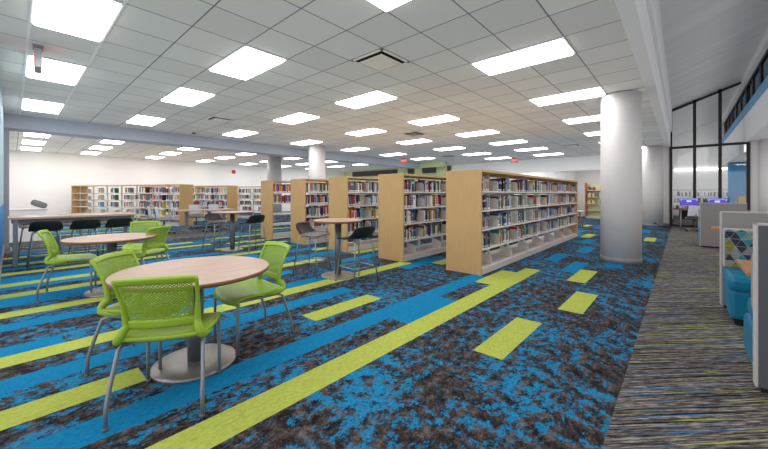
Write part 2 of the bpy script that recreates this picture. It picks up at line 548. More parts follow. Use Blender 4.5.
for k in range(NK + 6):
    x0, x1 = col_x(k)
    segs = sorted([(a, b, c) for (kk, a, b, c) in PLANKS if kk == k])
    y = -6.0
    grey = 43 <= k <= 52
    for a, b, c in segs + [(30.0, 30.0, None)]:
        if a > y:
            if grey and y < 5.0:
                e = min(a, 5.0)
                fl.add([(x0, y, 0), (x1, y, 0), (x1, e, 0), (x0, e, 0)], [(0, 1, 2, 3)], 3)
                if a > e: fl.add([(x0, e, 0), (x1, e, 0), (x1, a, 0), (x0, a, 0)], [(0, 1, 2, 3)], 0)
            else:
                fl.add([(x0, y, 0), (x1, y, 0), (x1, a, 0), (x0, a, 0)], [(0, 1, 2, 3)], 0)
        if c and b > y:
            a2 = max(a, y)
            fl.add([(x0, a2, 0), (x1, a2, 0), (x1, b, 0), (x0, b, 0)], [(0, 1, 2, 3)], {'b': 1, 'g': 2}[c])
        y = max(y, b)
o = struct('floor', fl, [M['c_mottled'], M['c_blue'], M['c_green'], M['c_streak']])
for p in o.data.polygons:
    if p.normal.z < 0: p.flip()

# ------------------------------------------------------------------ ceiling and shell
YB, YF = 19.0, -5.0
m = MB()
m.box(-21.7, -0.49, YF, YB, ZC, ZC + 0.05)
struct('ceiling', m, M['ceiling'])
m = MB()
m.box(-0.49, -0.34, YF, 17.5, ZC - 0.004, ZC + 0.05)
m.box(-1.50, -0.49, 7.56, 8.42, ZC - 0.02, ZC)
struct('ceiling_border', m, M['drywall'], label='plain drywall border of the tile ceiling')['category'] = 'ceiling'
m = MB()      # stepped side of the main ceiling facing the atrium
m.box(-0.50, -0.34, YF, 17.5, ZC + 0.05, CAM_H + 2.46)
m.box(-0.60, -0.295, YF, 17.45, CAM_H + 2.46, CAM_H + 3.55)
m.box(-0.60, -0.42, 17.45, 30, CAM_H + 2.36, CAM_H + 3.55)
struct('beam', m, M['drywall'], label='stepped white beam along the tall atrium')['category'] = 'beam'
sb = MB()
SX0, SH0, SX1, SH1 = -0.42, CAM_H + 3.32, 1.62, CAM_H + 4.12
v = [(SX0, YF, SH0), (SX1, YF, SH1), (SX1, 30, SH1), (SX0, 30, SH0), (SX0, YF, SH0 + .06), (SX1, YF, SH1 + .06), (SX1, 30, SH1 + .06), (SX0, 30, SH0 + .06)]
sb.add(v, [(0, 1, 2, 3), (4, 7, 6, 5), (0, 4, 5, 1), (3, 2, 6, 7), (0, 3, 7, 4), (1, 5, 6, 2)])
struct('ceiling_atrium', sb, M['slope'], label='sloping pale ribbed atrium ceiling')['category'] = 'ceiling'
# clerestory side of the atrium
XCL = 1.67
m = MB()
m.box(XCL, XCL + 0.12, YF, 30, CAM_H + 1.85, CAM_H + 2.78)
m.box(1.58, XCL + 0.14, YF, 30, CAM_H + 3.86, CAM_H + 4.3)
struct('wall_right', m, M['drywall'], label='white fascia under the high blue edged windows')['category'] = 'wall'
m = MB(); m.box(XCL - 0.03, XCL + 0.12, YF, 30, CAM_H + 2.78, CAM_H + 3.05)
struct('trim_1', m, plain('sky blue trim paint', srgb(96, 150, 190), 0.5), label='blue band under the clerestory windows')
w1 = MB(); gp = MB()
w1.box(XCL + .02, XCL + .10, YF, 30, CAM_H + 3.05, CAM_H + 3.13)
w1.box(XCL + .02, XCL + .10, YF, 30, CAM_H + 3.78, CAM_H + 3.86)
y = -5.0
while y < 30:
    w1.box(XCL + .04, XCL + .09, y, y + 0.30, CAM_H + 3.05, CAM_H + 3.86)
    gp.box(XCL + .05, XCL + .06, y + 0.30, y + 1.5, CAM_H + 3.13, CAM_H + 3.78)
    y += 1.5
wo = struct('window_1', w1, M['mullion'], label='high clerestory windows in dark frames')
gp.build('glass_pane', M['glass_tinted'], wo)
m = MB(); m.box(XCL + .12, 5.0, YF, 17.5, CAM_H + 1.88, CAM_H + 1.93)
struct('ceiling_booths', m, M['drywall'], label='low drywall ceiling over the booths')['category'] = 'ceiling'
m = MB(); m.box(5.0, 5.1, YF, 17.6, 0, CAM_H + 1.93)
struct('wall_side', m, M['wall_grey'], label='pale wall behind the booths')
m = MB(); m.box(1.80, 5.0, 17.5, 17.62, 0, CAM_H + 1.88)
struct('wall_pier', m, M['wall_grey'], label='pale wall pier beside the dark framed glass wall')
# far wall of the tile ceiling area: white header with a lower room beyond
m = MB()
m.box(-11.1, -0.36, YB, YB + 0.25, 2.47, ZC + 0.05)
struct('wall_header', m, plain('bright white header paint', srgb(250, 249, 248), .8, nz=.01), label='white header wall at the far end of the tile ceiling')
m = MB(); m.box(-0.87, -0.36, 17.5, 17.65, 0, ZC + .3)
struct('wall_back', m, M['wall_grey'], label='pale wall between round column and glass wall')
m = MB(); m.box(-0.50, -0.36, 17.65, 30, 0, CAM_H + 3.4)
struct('wall_beyond', m, M['wall_grey'], label='wall beyond the round column')
m = MB(); m.box(-12, -0.5, YB + .25, 27, 2.80, 2.85)
struct('ceiling_alcove', m, M['drywall'], label='low ceiling of the far room')['category'] = 'ceiling'
m = MB(); m.box(-12, -0.5, 21.6, 21.75, 0, 2.8)
struct('wall_far', m, M['wall_grey'], label='grey wall at the back of the far room')
m = MB(); m.box(-4.7, -4.55, YB + .25, 21.6, 0, 2.8)
struct('wall_alcove', m, M['wall_grey'], label='grey return wall of the far room')
# left: white wall, blue front wall, long beam
m = MB(); m.box(-21.75, -21.6, -0.6, YB + .1, 0, ZC)
struct('wall_left', m, M['wall_white'], label='long white wall behind the angled bookcases')
m = MB(); m.box(-12.3, -6.0, -0.30, -0.13, 0, 1.06, 0); m.box(-12.3, -6.0, -0.30, -0.13, 1.06, ZC, 1)
struct('wall_front', m, [M['blue_wall'], plain('pale blue wall paint', srgb(176, 198, 214), .7, nz=.02)], label='two tone blue wall beside the high table')
m = MB(); m.box(-21.7, -12.3, -0.30, -0.13, 0, ZC)
struct('wall_end', m, M['wall_white'], label='white wall beyond the blue wall')
m = MB(); m.box(-12.1, -11.75, -0.13, -0.045, 0, ZC - 0.33)
struct('pilaster_column', m, M['post_grey'], label='grey metal pilaster at the end of the blue wall')['category'] = 'column'
m = MB(); m.box(-12.35, -11.75, -0.13, 16.3, ZC - 0.33, ZC)
struct('beam_left', m, M['beam_grey'], label='long blue grey beam crossing the ceiling')['category'] = 'beam'
m = MB(); m.box(-21.6, -11.1, YB - .02, YB + .15, 0, ZC)
struct('wall_green', m, M['green_wall'], label='pale green far wall')
m = MB(); m.box(-12.35, -10.2, 16.3, 16.7, ZC - 0.30, ZC)
struct('beam_green', m, M['green_wall'], label='pale green beam at the end of the long beam')['category'] = 'beam'
for i, (a, b) in enumerate(((-20.5, -14.1), (-13.4, -11.15))):
    t = thing('wall_grille', ['long dark louvred grille high on the green wall', 'short dark louvred grille between the two green columns'][i], 'grille', (a, YB - .02, 2.70))
    g = MB(); n = int((b - a) / 0.10)
    for k in range(n): g.box(k * .10, k * .10 + .05, -0.05, -0.01, 0.03, .37)
    g.build('louvre', M['grille'], t)
    g = MB(); g.box(0, b - a, -.01, 0, 0, .4); g.box(0, b - a, -.06, 0, 0, .03); g.box(0, b - a, -.06, 0, .37, .4)
    g.build('back_plate', M['steel_dark'], t)
m = MB(); m.box(-11.75, -6.0, -0.13, -0.115, 0, 0.10)
struct('baseboard_front', m, M['column_base'], label='dark baseboard along the blue wall')
m = MB(); m.box(1.80, 5.0, 17.485, 17.5, 0, 0.1)
struct('baseboard_pier', m, M['column_base'], label='dark baseboard of the pale pier')
m = MB(); m.box(-0.87, -0.36, 17.485, 17.5, 0, 0.1)
struct('baseboard_back', m, M['column_base'], label='dark baseboard beside the glass wall')

# columns
def column(x, y, r, top, mt, label, base=True):
    m = MB(); m.lathe([(r, 0.0), (r, top)], 48, mi=0)
    c = m.build('round_column', [mt], None, (x, y, 0))
    c['kind'] = 'structure'; c['label'] = label; c['category'] = 'column'
    if base:
        b = MB(); b.lathe([(r + .008, 0), (r + .008, .095), (r + .001, .1)], 48)
        b.build('base_trim', M['column_base'], c)
column(-0.87, 7.72, .322, ZC - .015, M['column_white'], 'thick white round column beside the grey carpet')
column(-0.87, 16.95, .322, ZC - .002, M['column_white'], 'far white round column beside the glass wall')
column(-10.7, 8.0, .322, ZC, M['column_white'], 'white round column rising behind the bookcases')
column(-14.05, 8.1, .322, ZC, plain('grey column paint', srgb(168, 166, 168), .5), 'grey round column beyond the long beam')
column(-10.75, 17.2, .322, ZC, M['green_wall'], 'pale green column next to the white header wall', False)
column(-13.75, 17.2, .322, ZC, M['green_wall'], 'pale green column between the two dark grilles', False)
column(1.90, 22.0, .33, 2.72, M['blue_column'], 'bright blue column beyond the glass wall', False)
column(2.25, 17.42, .25, CAM_H + 1.88, M['wall_grey'], 'pale half column on the pier by the switch plate', False)

# glass wall
def zt(x):
    return SH0 + (SH1 - SH0) * (x - SX0) / (SX1 - SX0)
GY = 17.5
GX = [-0.33, 0.36, 1.05, 1.76]
fr = MB()
def post(x, z1): fr.box(x - .045, x + .045, GY - .05, GY + .05, 0, z1)
for x in GX: post(x, zt(min(x, 1.6)) - .02)
fr.box(GX[0], GX[-1], GY - .045, GY + .045, 3.06, 3.15)
fr.box(GX[0], GX[-1], GY - .045, GY + .045, 0, 0.08)
a, b = GX[0], GX[-1]
za, zb = zt(a), zt(1.6)
fr.add([(a, GY - .05, za - .1), (b, GY - .05, zb - .08), (b, GY + .05, zb - .08), (a, GY + .05, za - .1),
        (a, GY - .05, za - .01), (b, GY - .05, zb), (b, GY + .05, zb), (a, GY + .05, za - .01)],
       [(0, 1, 2, 3), (4, 7, 6, 5), (0, 4, 5, 1), (3, 2, 6, 7), (0, 3, 7, 4), (1, 5, 6, 2)])
win = struct('window_2', fr, M['mullion'], label='tall dark framed glass wall at the end of the atrium')
for i in range(3):
    x0, x1 = GX[i] + .03, GX[i + 1] - .03
    p = MB(); p.box(x0, x1, GY - .005, GY + .005, .08, 3.06); p.build('glass_pane', M['glass'], win)
    p = MB()
    z0, z1 = zt(x0) - .06, zt(min(x1, 1.6)) - .06
    p.add([(x0, GY - .005, 3.15), (x1, GY - .005, 3.15), (x1, GY - .005, z1), (x0, GY - .005, z0),
           (x0, GY + .005, 3.15), (x1, GY + .005, 3.15), (x1, GY + .005, z1), (x0, GY + .005, z0)],
          [(0, 1, 2, 3), (4, 7, 6, 5), (0, 4, 5, 1), (3, 2, 6, 7), (0, 3, 7, 4), (1, 5, 6, 2)])
    p.build('glass_pane', M['glass'], win)
# beyond the glass
m = MB(); m.box(-0.5, 6, 26.0, 26.15, 0, 2.62); m.box(-.5, 6, 26.0, 26.15, 2.72, 6)
struct('wall_beyond_glass', m, M['wall_white'], label='white wall beyond the glass wall')
m = MB(); m.box(1.55, 6, 17.7, 26, 2.72, 2.80); m.box(1.55, 1.67, 17.7, 26, 2.8, CAM_H + 1.9)
struct('ceiling_beyond', m, M['drywall'], label='low soffit beyond the glass wall')['category'] = 'ceiling'
m = MB(); m.box(6, 6.1, 17.7, 26, 0, 3); struct('wall_beyond_side', m, M['wall_grey'], label='side wall beyond the glass')
m = MB(); m.box(0, 2.9, 0, .06, 0, .05)
lt = m.build('cove_light', M['lamp_far'], None, (-0.4, 25.9, 2.66))
tag(lt, 'long thin light line along the white wall beyond the glass', 'light')

# ------------------------------------------------------------------ ceiling lights
lf = MB()
for a in ((-.61, .61, -.305, -.285), (-.61, .61, .285, .305), (-.61, -.59, -.285, .285), (.59, .61, -.285, .285)):
    lf.box(*a, -0.014, 0.0)
lf_me = lf.mesh('frame', M['lamp_frame'])
ld = MB()
_a, _b, _c, _d = (.59, .285), (.575, .272), -.010, -.034     # lens shape lowered from flush so its glowing sides light the ceiling
ld.add([(sx * p[0], sy * p[1], z) for p, z in ((_a, 0), (_a, _c), (_b, _d)) for sx, sy in ((-1, -1), (1, -1), (1, 1), (-1, 1))],
       [(3, 2, 1, 0), (8, 9, 10, 11)] + [(o + i, o + (i + 1) % 4, o + 4 + (i + 1) % 4, o + 4 + i) for o in (0, 4) for i in range(4)])
ld_me = ld.mesh('diffuser', M['lamp'])
def light(x, y, label, grp):
    t = thing('ceiling_light', label, 'light', (x, y, ZC), 0, grp)
    place('frame', lf_me, t); place('diffuser', ld_me, t)
cols = {-1: 'in the line over the column side of the carpet', -6: 'in the line over the green chairs', -10: 'in the line over the high table',
        -15: 'in the line beside the long beam'}
COLN = {-1: 'line by the atrium edge', -6: 'second line from the atrium edge', -10: 'third line from the atrium edge', -15: 'line beside the long beam'}
rows = {-1: [-4, -1, 2, 6, 10, 14, 18, 22, 26], -6: [-4, -1, 2, 6, 10, 14, 18, 22, 26], -10: [-1, 2, 6, 10, 14, 18, 22, 26], -15: [-1, 2, 6, 10, 14, 18, 22]}  # farthest atrium-edge panel is added to brighten the white header wall
SEEN0 = {-1: 2, -6: -1, -10: -1, -15: -1}
for c, rs in rows.items():
    vis = [r for r in rs if r >= SEEN0[c]]
    for r in rs:
        x = -1.053 + .61 * c; y = .741 + .61 * (r + .5)
        if r in vis:
            lab = f'lit rectangular ceiling panel, {ORD[vis.index(r)]} from the camera in the {COLN[c]}'
        else:  # panels outside the view, added to light the foreground
            lab = f'added unseen ceiling panel lighting the foreground, number {abs(r)} back, {COLN[c]}'
        light(x, y, lab, 'ceiling panels under the main ceiling')
for i, x in enumerate((-15.05, -17.55, -20.1)):
    for j, y in enumerate((.53, 2.4, 4.87, 7.3, 9.8, 12.2, 14.7)):
        light(x, y, f'lit ceiling panel, {ORD[j]} from the blue wall, {ORD[i]} line past the beam', 'ceiling panels beyond the long beam')
for i, y in enumerate((4.4, 9.0, 13.6)):  # panels out of view, added to brighten the booths and the pier
    light(3.1, y, f'unseen ceiling panel added to light the booths, {ORD[i]} along the low drywall ceiling', 'unseen panels added over the booths')
for i, (x, y) in enumerate(((-7.6, 19.75), (-6.2, 20.4), (-7.2, 21.0), (-2.6, 19.9))):
    t = thing('ceiling_light', ['lit panel just behind the white header wall', 'second lit panel behind the white header wall', 'third lit panel behind the header, deepest in', 'lit panel in the alcove with the cream shelves'][i], 'light', (x, y, 2.80), 0, 'panels in the far room')
    place('frame', lf_me, t); place('diffuser', ld_me, t)

m = MB()
for yy in (.131, .741):
    m.box(-11.75, -2.2, yy - .014, yy + .014, ZC - .004, ZC)
struct('trim_2', m, M['lamp_frame'], label='white ceiling tees either side of the first row of panels')
# vents, sensors, signs
def vent(x, y, s, label, dark=False):
    t = thing('ceiling_vent', label, 'vent', (x, y, ZC))
    m = MB()
    for a in ((-s, s, -s, -s + .03), (-s, s, s - .03, s), (-s, -s + .03, -s, s), (s - .03, s, -s, s)): m.box(*a, -.012, 0)
    m.build('frame', M['vent_white'], t)
    m = MB(); m.box(-s + .03, s - .03, -s + .03, s - .03, -.004, 0); m.build('backing', M['dark_gap'], t)
    m = MB(); m.box(-s + .075, s - .075, -s + .075, s - .075, -.03, -.022, bev=.003)
    m.build('deflector_plate', M['steel'] if dark else M['vent_white'], t)
def pc(u, v, h=1.885):
    r = (u - 384) / F_PX; t = h / ((194 - v) / F_PX)
    s, c = math.sin(YAW), math.cos(YAW)
    return t * (-s + r * c), t * (c + r * s)
def tile_c(x, y):
    return (-1.053 + .61 * (math.floor((x + 1.053) / .61) + .5), .741 + .61 * (math.floor((y - .741) / .61) + .5))
vent(*tile_c(*pc(381, 60)), .29, 'large square air diffuser with pale plate between two ceiling panels')
vent(*tile_c(*pc(219, 119.5)), .25, 'small square air diffuser near the long beam')
vent(*tile_c(*pc(414.5, 134)), .29, 'grey square ceiling vent in the middle of the main ceiling', True)
vent(*tile_c(*pc(449, 156.5)), .29, 'dark vent far back near the white header', True)
vent(*tile_c(*pc(571, 146)), .27, 'small pale vent close to the round column')
vent(*tile_c(*pc(90, 150.3)), .27, 'small vent in the ceiling past the beam')
x, y = pc(194, 131.5)
t = thing('dome_camera', 'small round dome camera on ceiling in front of long beam', 'camera', (x, y, ZC))
m = MB(); m.lathe([(.075, -.03), (.08, 0)], 20); m.build('mount_ring', M['vent_white'], t)
m = MB(); m.lathe([(.0, -.085), (.03, -.08), (.052, -.06), (.06, -.03)], 20); m.build('dome', M['camera_dark'], t)

def text_mesh(name, body, size, mt, parent, loc, rot):
    cu = bpy.data.curves.new(name, 'FONT')
    cu.body = body; cu.size = size; cu.align_x = 'CENTER'; cu.align_y = 'CENTER'; cu.extrude = .002
    tmp = bpy.data.objects.new(name + '_tmp', cu)
    C.objects.link(tmp)
    bpy.context.view_layer.update()
    me = bpy.data.meshes.new_from_object(tmp.evaluated_get(bpy.context.evaluated_depsgraph_get()))
    bpy.data.objects.remove(tmp, do_unlink=True)
    me.materials.clear(); me.materials.append(mt)
    o = bpy.data.objects.new(name, me); C.objects.link(o)
    o.parent = parent; o.location = loc; o.rotation_euler = rot
    return o
def exit_sign(x, y, z, rz, label, sc=1.0, drop=0.05, w=.33, h=.22):
    t = thing('exit_sign', label, 'sign', (x, y, z), rz)
    m = MB(); m.box(-.1, .1, -.05, .05, -.02, 0, bev=.004); m.box(-.015, .015, -.015, .015, -drop, -.02)
    m.build('ceiling_mount', M['steel'], t)
    m = MB(); m.box(-w / 2, w / 2, -.03, .03, -drop - h, -drop, bev=.006); m.build('housing', M['steel'], t)
    for s, r in ((-1, 0), (1, math.pi)):
        m = MB(); m.box(-w / 2 + .015, w / 2 - .015, min(s * .03, s * .034), max(s * .03, s * .034), -drop - h + .015, -drop - .015)
        p = m.build('sign_face', M['sign_red'], t)
        text_mesh('lettering', 'EXIT', .13, M['sign_white'], p, (0, s * .036, -drop - h / 2), (R(90), 0, r))
x, y = pc(38, 47); exit_sign(x, y, ZC, R(-2), 'exit sign seen edge-on, hanging below a bright ceiling panel near the blue wall', drop=.06, w=.32, h=.24)
x, y = pc(404, 158); exit_sign(x, y, ZC, R(35), 'red exit sign hanging beside the end of the long beam', drop=.04)
x, y = pc(515, 158); exit_sign(x, y - .1, ZC, R(30), 'red exit sign hanging in front of the white header wall', drop=.03)
m = MB(); m.box(-.02, 0, -.12, .12, 0, .22, bev=.01); t = m.build('fire_alarm', M['red_plastic'], None, (-21.57, 9.55, 2.60))
tag(t, 'small red fire alarm box high on the long white wall', 'alarm')
m = MB(); m.lathe([(.03, 0), (.05, .006), (.05, .02)], 16); s = m.build('sounder', M['vent_white'], t)
s.rotation_euler = (0, R(-90), 0); s.location = (.0, 0, .11)
m = MB(); m.box(-.06, .06, -.012, 0, 0, .2, bev=.004); t = m.build('switch_plate', M['plate'], None, (2.42, 17.15, 1.08))
tag(t, 'metal switch plate on the pale pier beside the glass wall', 'switch')
m = MB(); m.box(-.015, .015, -.02, -.012, .085, .12); m.build('toggle', M['vent_white'], t)

# ------------------------------------------------------------------ books and bookcases
book_cache = {}
def book_mesh(w, h, d, col, lab, spine_mark):
    key = (w, h, d, col, lab, spine_mark)
    if key in book_cache: return book_cache[key]
    m = MB()
    c = 0.0025
    # local: spine faces +X at x=0, thickness along Y (0..w), pages behind
    m.box(-d, -c, 0, c, 0, h)                       # board
    m.box(-d, -c, w - c, w, 0, h)                   # board
    m.add([(-c, 0, 0), (0, .2 * w, 0), (.0025, .5 * w, 0), (0, .8 * w, 0), (-c, w, 0),
           (-c, 0, h), (0, .2 * w, h), (.0025, .5 * w, h), (0, .8 * w, h), (-c, w, h),
           (-2 * c, 0, 0), (-2 * c, w, 0), (-2 * c, 0, h), (-2 * c, w, h)],
          [(0, 1, 6, 5), (1, 2, 7, 6), (2, 3, 8, 7), (3, 4, 9, 8), (10, 12, 13, 11), (0, 10, 11, 4, 3, 2, 1), (5, 6, 7, 8, 9, 13, 12), (0, 5, 12, 10), (4, 11, 13, 9)], 0)
    m.box(-d + .004, -2 * c, c, w - c, .003, h - .004, 1)
    if lab:
        m.box(.0005, .0032, .12 * w, .88 * w, .012, .042, 2)
    if spine_mark:
        m.box(.0005, .0030, .1 * w, .9 * w, h * .66, h * .80, 3)
    me = m.mesh('book', [M['book ' + col], M['paper'], M['label_paper'], M['book ' + ('cream' if col not in ('white', 'cream', 'pale blue') else 'black')]])
    book_cache[key] = me
    return me
COLN_ = list(BOOK_COLS)
def rand_book(r, hmax=.255, palette=None):
    w = r.choice((.018, .022, .026, .03, .036))
    h = r.choice((.19, .205, .215, .225, .235, .245))
    h = min(h, hmax)
    d = .16
    col = r.choices(COLN_, COLW)[0] if palette is None else r.choice(palette)
    return w, h, d, col, r.random() < .75, r.random() < .4

LEV = [0.095, 0.392, 0.700, 1.008, 1.316]
SHELF_T = .022
W2 = .315
def make_case(label, nbay, bay, loc, rz, group):
    t = thing('bookcase', label, 'bookcase', loc, rz, group)
    Lc = nbay * bay + .08
    fill_case_parts(t, nbay, bay, Lc)
    return t
def fill_case_parts(t, nbay, bay, Lc):
    for y0 in (0, Lc - .04):
        m = MB(); m.box(-W2, W2, y0, y0 + .04, 0, 1.67, bev=.004); m.build('end_panel', M['maple'], t)
    m = MB(); m.box(-W2, W2, .04, Lc - .04, 1.632, 1.668); m.build('canopy_top', M['maple_edge'], t)
    m = MB(); m.box(-.30, .30, .04, Lc - .04, 0.0, .085); m.box(-.305, .305, .04, Lc - .04, .085, .095)
    m.build('base_deck', M['base_paint'], t)
    up = MB(); up.box(-.022, .022, -.016, .016, .095, 1.632)
    for zz in LEV[1:]:      # brackets carrying the shelves
        for s in (-1, 1):
            up.add([(s * .02, -.004, zz - .05), (s * .28, -.004, zz - .018), (s * .28, -.004, zz + .0), (s * .02, -.004, zz + .0),
                    (s * .02, .004, zz - .05), (s * .28, .004, zz - .018), (s * .28, .004, zz + .0), (s * .02, .004, zz + .0)],
                   [(0, 1, 2, 3), (4, 7, 6, 5), (0, 4, 5, 1), (3, 2, 6, 7), (0, 3, 7, 4), (1, 5, 6, 2)])
    up_me = up.mesh('upright', M['shelf_paint'])
    for k in range(nbay + 1):
        yy = .04 + k * bay
        place('upright', up_me, t, (0, min(max(yy, .058), Lc - .058), 0))
    for s in (-1, 1):
        sh = MB()
        a, b = (.035, .292)
        sh.box(min(s * a, s * b), max(s * a, s * b), .006, bay - .006, 0, SHELF_T * .4)
        sh.box(min(s * b, s * (b + .012)), max(s * b, s * (b + .012)), .006, bay - .006, -.012, SHELF_T * .5)
        me = sh.mesh('shelf', M['shelf_paint'])
        for k in range(nbay):
            for zz in LEV[1:]:
                place('shelf', me, t, (0, .04 + k * bay, zz))
be_cache = {}
def bookend_mesh(s=1.0):
    if s in be_cache: return be_cache[s]
    m = MB()
    # upright rounded plate across the shelf, with foot plate
    hgt, dep = .19 * s, .19
    prof = [(-dep, 0), (0, 0), (0, hgt - .05), (-.012, hgt - .018), (-.045, hgt), (-dep + .045, hgt), (-dep + .012, hgt - .018), (-dep, hgt - .05)]
    n = len(prof)
    v = [(x, 0, z) for x, z in prof] + [(x, .004, z) for x, z in prof]
    m.add(v, [list(range(n)), list(range(n, 2 * n))[::-1]] + [(i, n + i, n + (i + 1) % n, (i + 1) % n) for i in range(n)])
    m.box(-dep, 0, 0, .004, 0, .003)
    be_cache[s] = m.mesh('bookend', M['bookend'])
    return be_cache[s]
def base_end_mesh():
    if 'b' in be_cache: return be_cache['b']
    m = MB()
    prof = [(-.24, 0), (0, 0), (-.01, .13), (-.05, .165), (-.20, .20), (-.24, .2)]
    n = len(prof)
    v = [(x, 0, z) for x, z in prof] + [(x, .005, z) for x, z in prof]
    m.add(v, [list(range(n)), list(range(n, 2 * n))[::-1]] + [(i, n + i, n + (i + 1) % n, (i + 1) % n) for i in range(n)])
    m.box(-.24, 0, 0, .30, 0.0, .004)
    be_cache['b'] = m.mesh('shelf_divider', M['base_paint'])
    return be_cache['b']

LEVN = {4: 'top shelf', 3: 'second shelf down', 2: 'third shelf down', 1: 'fourth shelf down', 0: 'base'}
CASEN = ['bookcase by the column', 'second bookcase from column', 'third bookcase from column', 'fourth bookcase from column', 'fifth bookcase from column']
BAY = .914
BCX = [-2.655, -4.215, -5.785, -7.36, -8.935]
BCY = 4.89
case_lab = ['long maple bookcase of seven bays beside the white round column',
            'maple bookcase second from the round column, half filled with books',
            'maple bookcase behind the round cafe table, third from the round column',
            'maple bookcase fourth from the round column, closely filled with books',
            'maple bookcase fifth from the round column, its lower shelves empty']
NB = [7, 6, 6, 6, 6]
b_lim = [900, 447, 379, 328, 290]      # how far each stack shows past the next one's end panel
cand, ends = [], []
def shelf_run(r, y0, y1, z, x_spine, meta, palette=None, gap=.002):
    """books standing from y0 to y1 with spines at +X"""
    y = y0; n = 0; out = []
    while True:
        w, h, d, col, lab, mk = rand_book(r, palette=palette)
        if y + w > y1: break
        out.append(dict(x=x_spine - r.choice((0, 0, .006, .012)), y=y, z=z, w=w, h=h, d=d, col=col, lab=lab, mk=mk, n=n, **meta))
        y += w + gap; n += 1
    return out, y
vivid = ['red', 'orange', 'yellow', 'blue', 'purple', 'green', 'maroon', 'pink', 'white', 'red', 'black']
BCXS = [x + .27 for x in BCX]
for ci, cx in enumerate(BCX):
    make_case(case_lab[ci], NB[ci], BAY, (cx, BCY, 0), 0, 'parallel maple bookcases')
    r = random.Random(100 + ci)
    for bay in range(NB[ci]):
        yb = BCY + .04 + bay * BAY
        for lv in (4, 3, 2, 1):
            z = LEV[lv] + SHELF_T * .4
            meta = dict(case=ci, bay=bay, lv=lv)
            if ci == 4 and lv < 3: continue
            if ci in (3, 4) and bay == 0:
                bs, ye = shelf_run(r, yb + .03, yb + BAY - .03, z, cx + .27, meta, vivid if ci == 4 else None)
                cand += bs
                continue
            frac = r.uniform(.40, .52)
            if ci == 2 and bay == 0: frac = {4: .55, 3: .30, 2: .50, 1: .60}[lv]
            bs, ye = shelf_run(r, yb + .025, yb + BAY * frac, z, cx + .27, meta, vivid if ci == 2 and lv == 2 else None)
            cand += bs
            yt = yb + BAY * r.uniform(.74, .82)
            ends.append((ci, bay, lv, cx + .27, yt, z))
            bs, _ = shelf_run(r, yt + .006, yb + BAY - .022, z, cx + .27, dict(meta, tail=1))
            cand += bs
for d in cand:
    u, v, dep = project(d['x'], d['y'] + d['w'] / 2, d['z'] + .1)
    seen = u < b_lim[d['case']] + 3
    d['size'] = (d['w'] * d['h']) / dep ** 2 * (1 if seen else 0)
    d['seen'] = seen
cand.sort(key=lambda d: -d['size'])
ind, rest = cand[:300], [d for d in cand[300:] if d['seen'] or True]
for d in ind:
    me = book_mesh(d['w'], d['h'], d['d'], d['col'], d['lab'], d['mk'])
    o = place('book', me, None, (d['x'], d['y'], d['z']))
    where = f"{ORD[d['n']]} past bookend" if d.get('tail') else f"{ORD[d['n']]} from near end"
    tag(o, f"{d['col']} book, {where}, {LEVN[d['lv']]}, {ORD[d['bay']]} bay, {CASEN[d['case']]}", 'book', 'books on the parallel bookcases')

stuff = MB()
smats = [M['book ' + k] for k in BOOK_COLS] + [M['paper'], M['label_paper']]
cidx = {k: i for i, k in enumerate(BOOK_COLS)}
def stuff_book(mx, y, z, w, h, d, col, lab=False, tf=None):
    """spine at local +X"""
    tmp = MB()
    tmp.box(mx - d, mx, y, y + w, z, z + h, cidx[col])
    if lab: tmp.box(mx, mx + .003, y + .1 * w, y + .9 * w, z + .012, z + .04, len(BOOK_COLS) + 1)
    vs = tmp.v if tf is None else [tuple(tf @ Vector(p)) for p in tmp.v]
    o = len(stuff.v)
    stuff.v += vs
    for f, mi in zip(tmp.f, tmp.mi):
        stuff.f.append([i + o for i in f]); stuff.mi.append(mi); stuff.sm.append(False)
for d in rest:
    stuff_book(d['x'], d['y'], d['z'], d['w'], d['h'], d['d'], d['col'], d['lab'])
# the other face of each parallel bookcase
r = random.Random(55)
for ci, cx in enumerate(BCX):
    for bay in range(NB[ci]):
        for lv in (4, 3, 2, 1):
            if ci == 4 and lv < 3: continue
            y = BCY + .06 + bay * BAY; ye = y + BAY * r.uniform(.45, .8)
            while y < ye:
                w, h, d, col, *_ = rand_book(r)
                stuff_book(cx - .27 + d, y, LEV[lv] + .009, w, h, d, col); y += w + .002
for ci, bay, lv, x, y, z in ends:
    o = place('bookend', bookend_mesh(), None, (x, y, z))
    tag(o, f'pale grey bookend, {LEVN[lv]}, {ORD[bay]} bay of the {CASEN[ci]}', 'bookend', 'bookends on the parallel bookcases')
for ci, cx in enumerate(BCX[:3]):
    for bay in range(NB[ci]):
        u, v, dep = project(cx + .2, BCY + bay * BAY + .4, .2)
        if u > b_lim[ci] + 5: continue
        o = place('shelf_divider', base_end_mesh(), None, (cx + .285, BCY + .04 + bay * BAY + .42, .095))
        tag(o, f'large white divider on the empty base, {ORD[bay]} bay of the {CASEN[ci]}', 'divider', 'dividers on the empty base shelves')

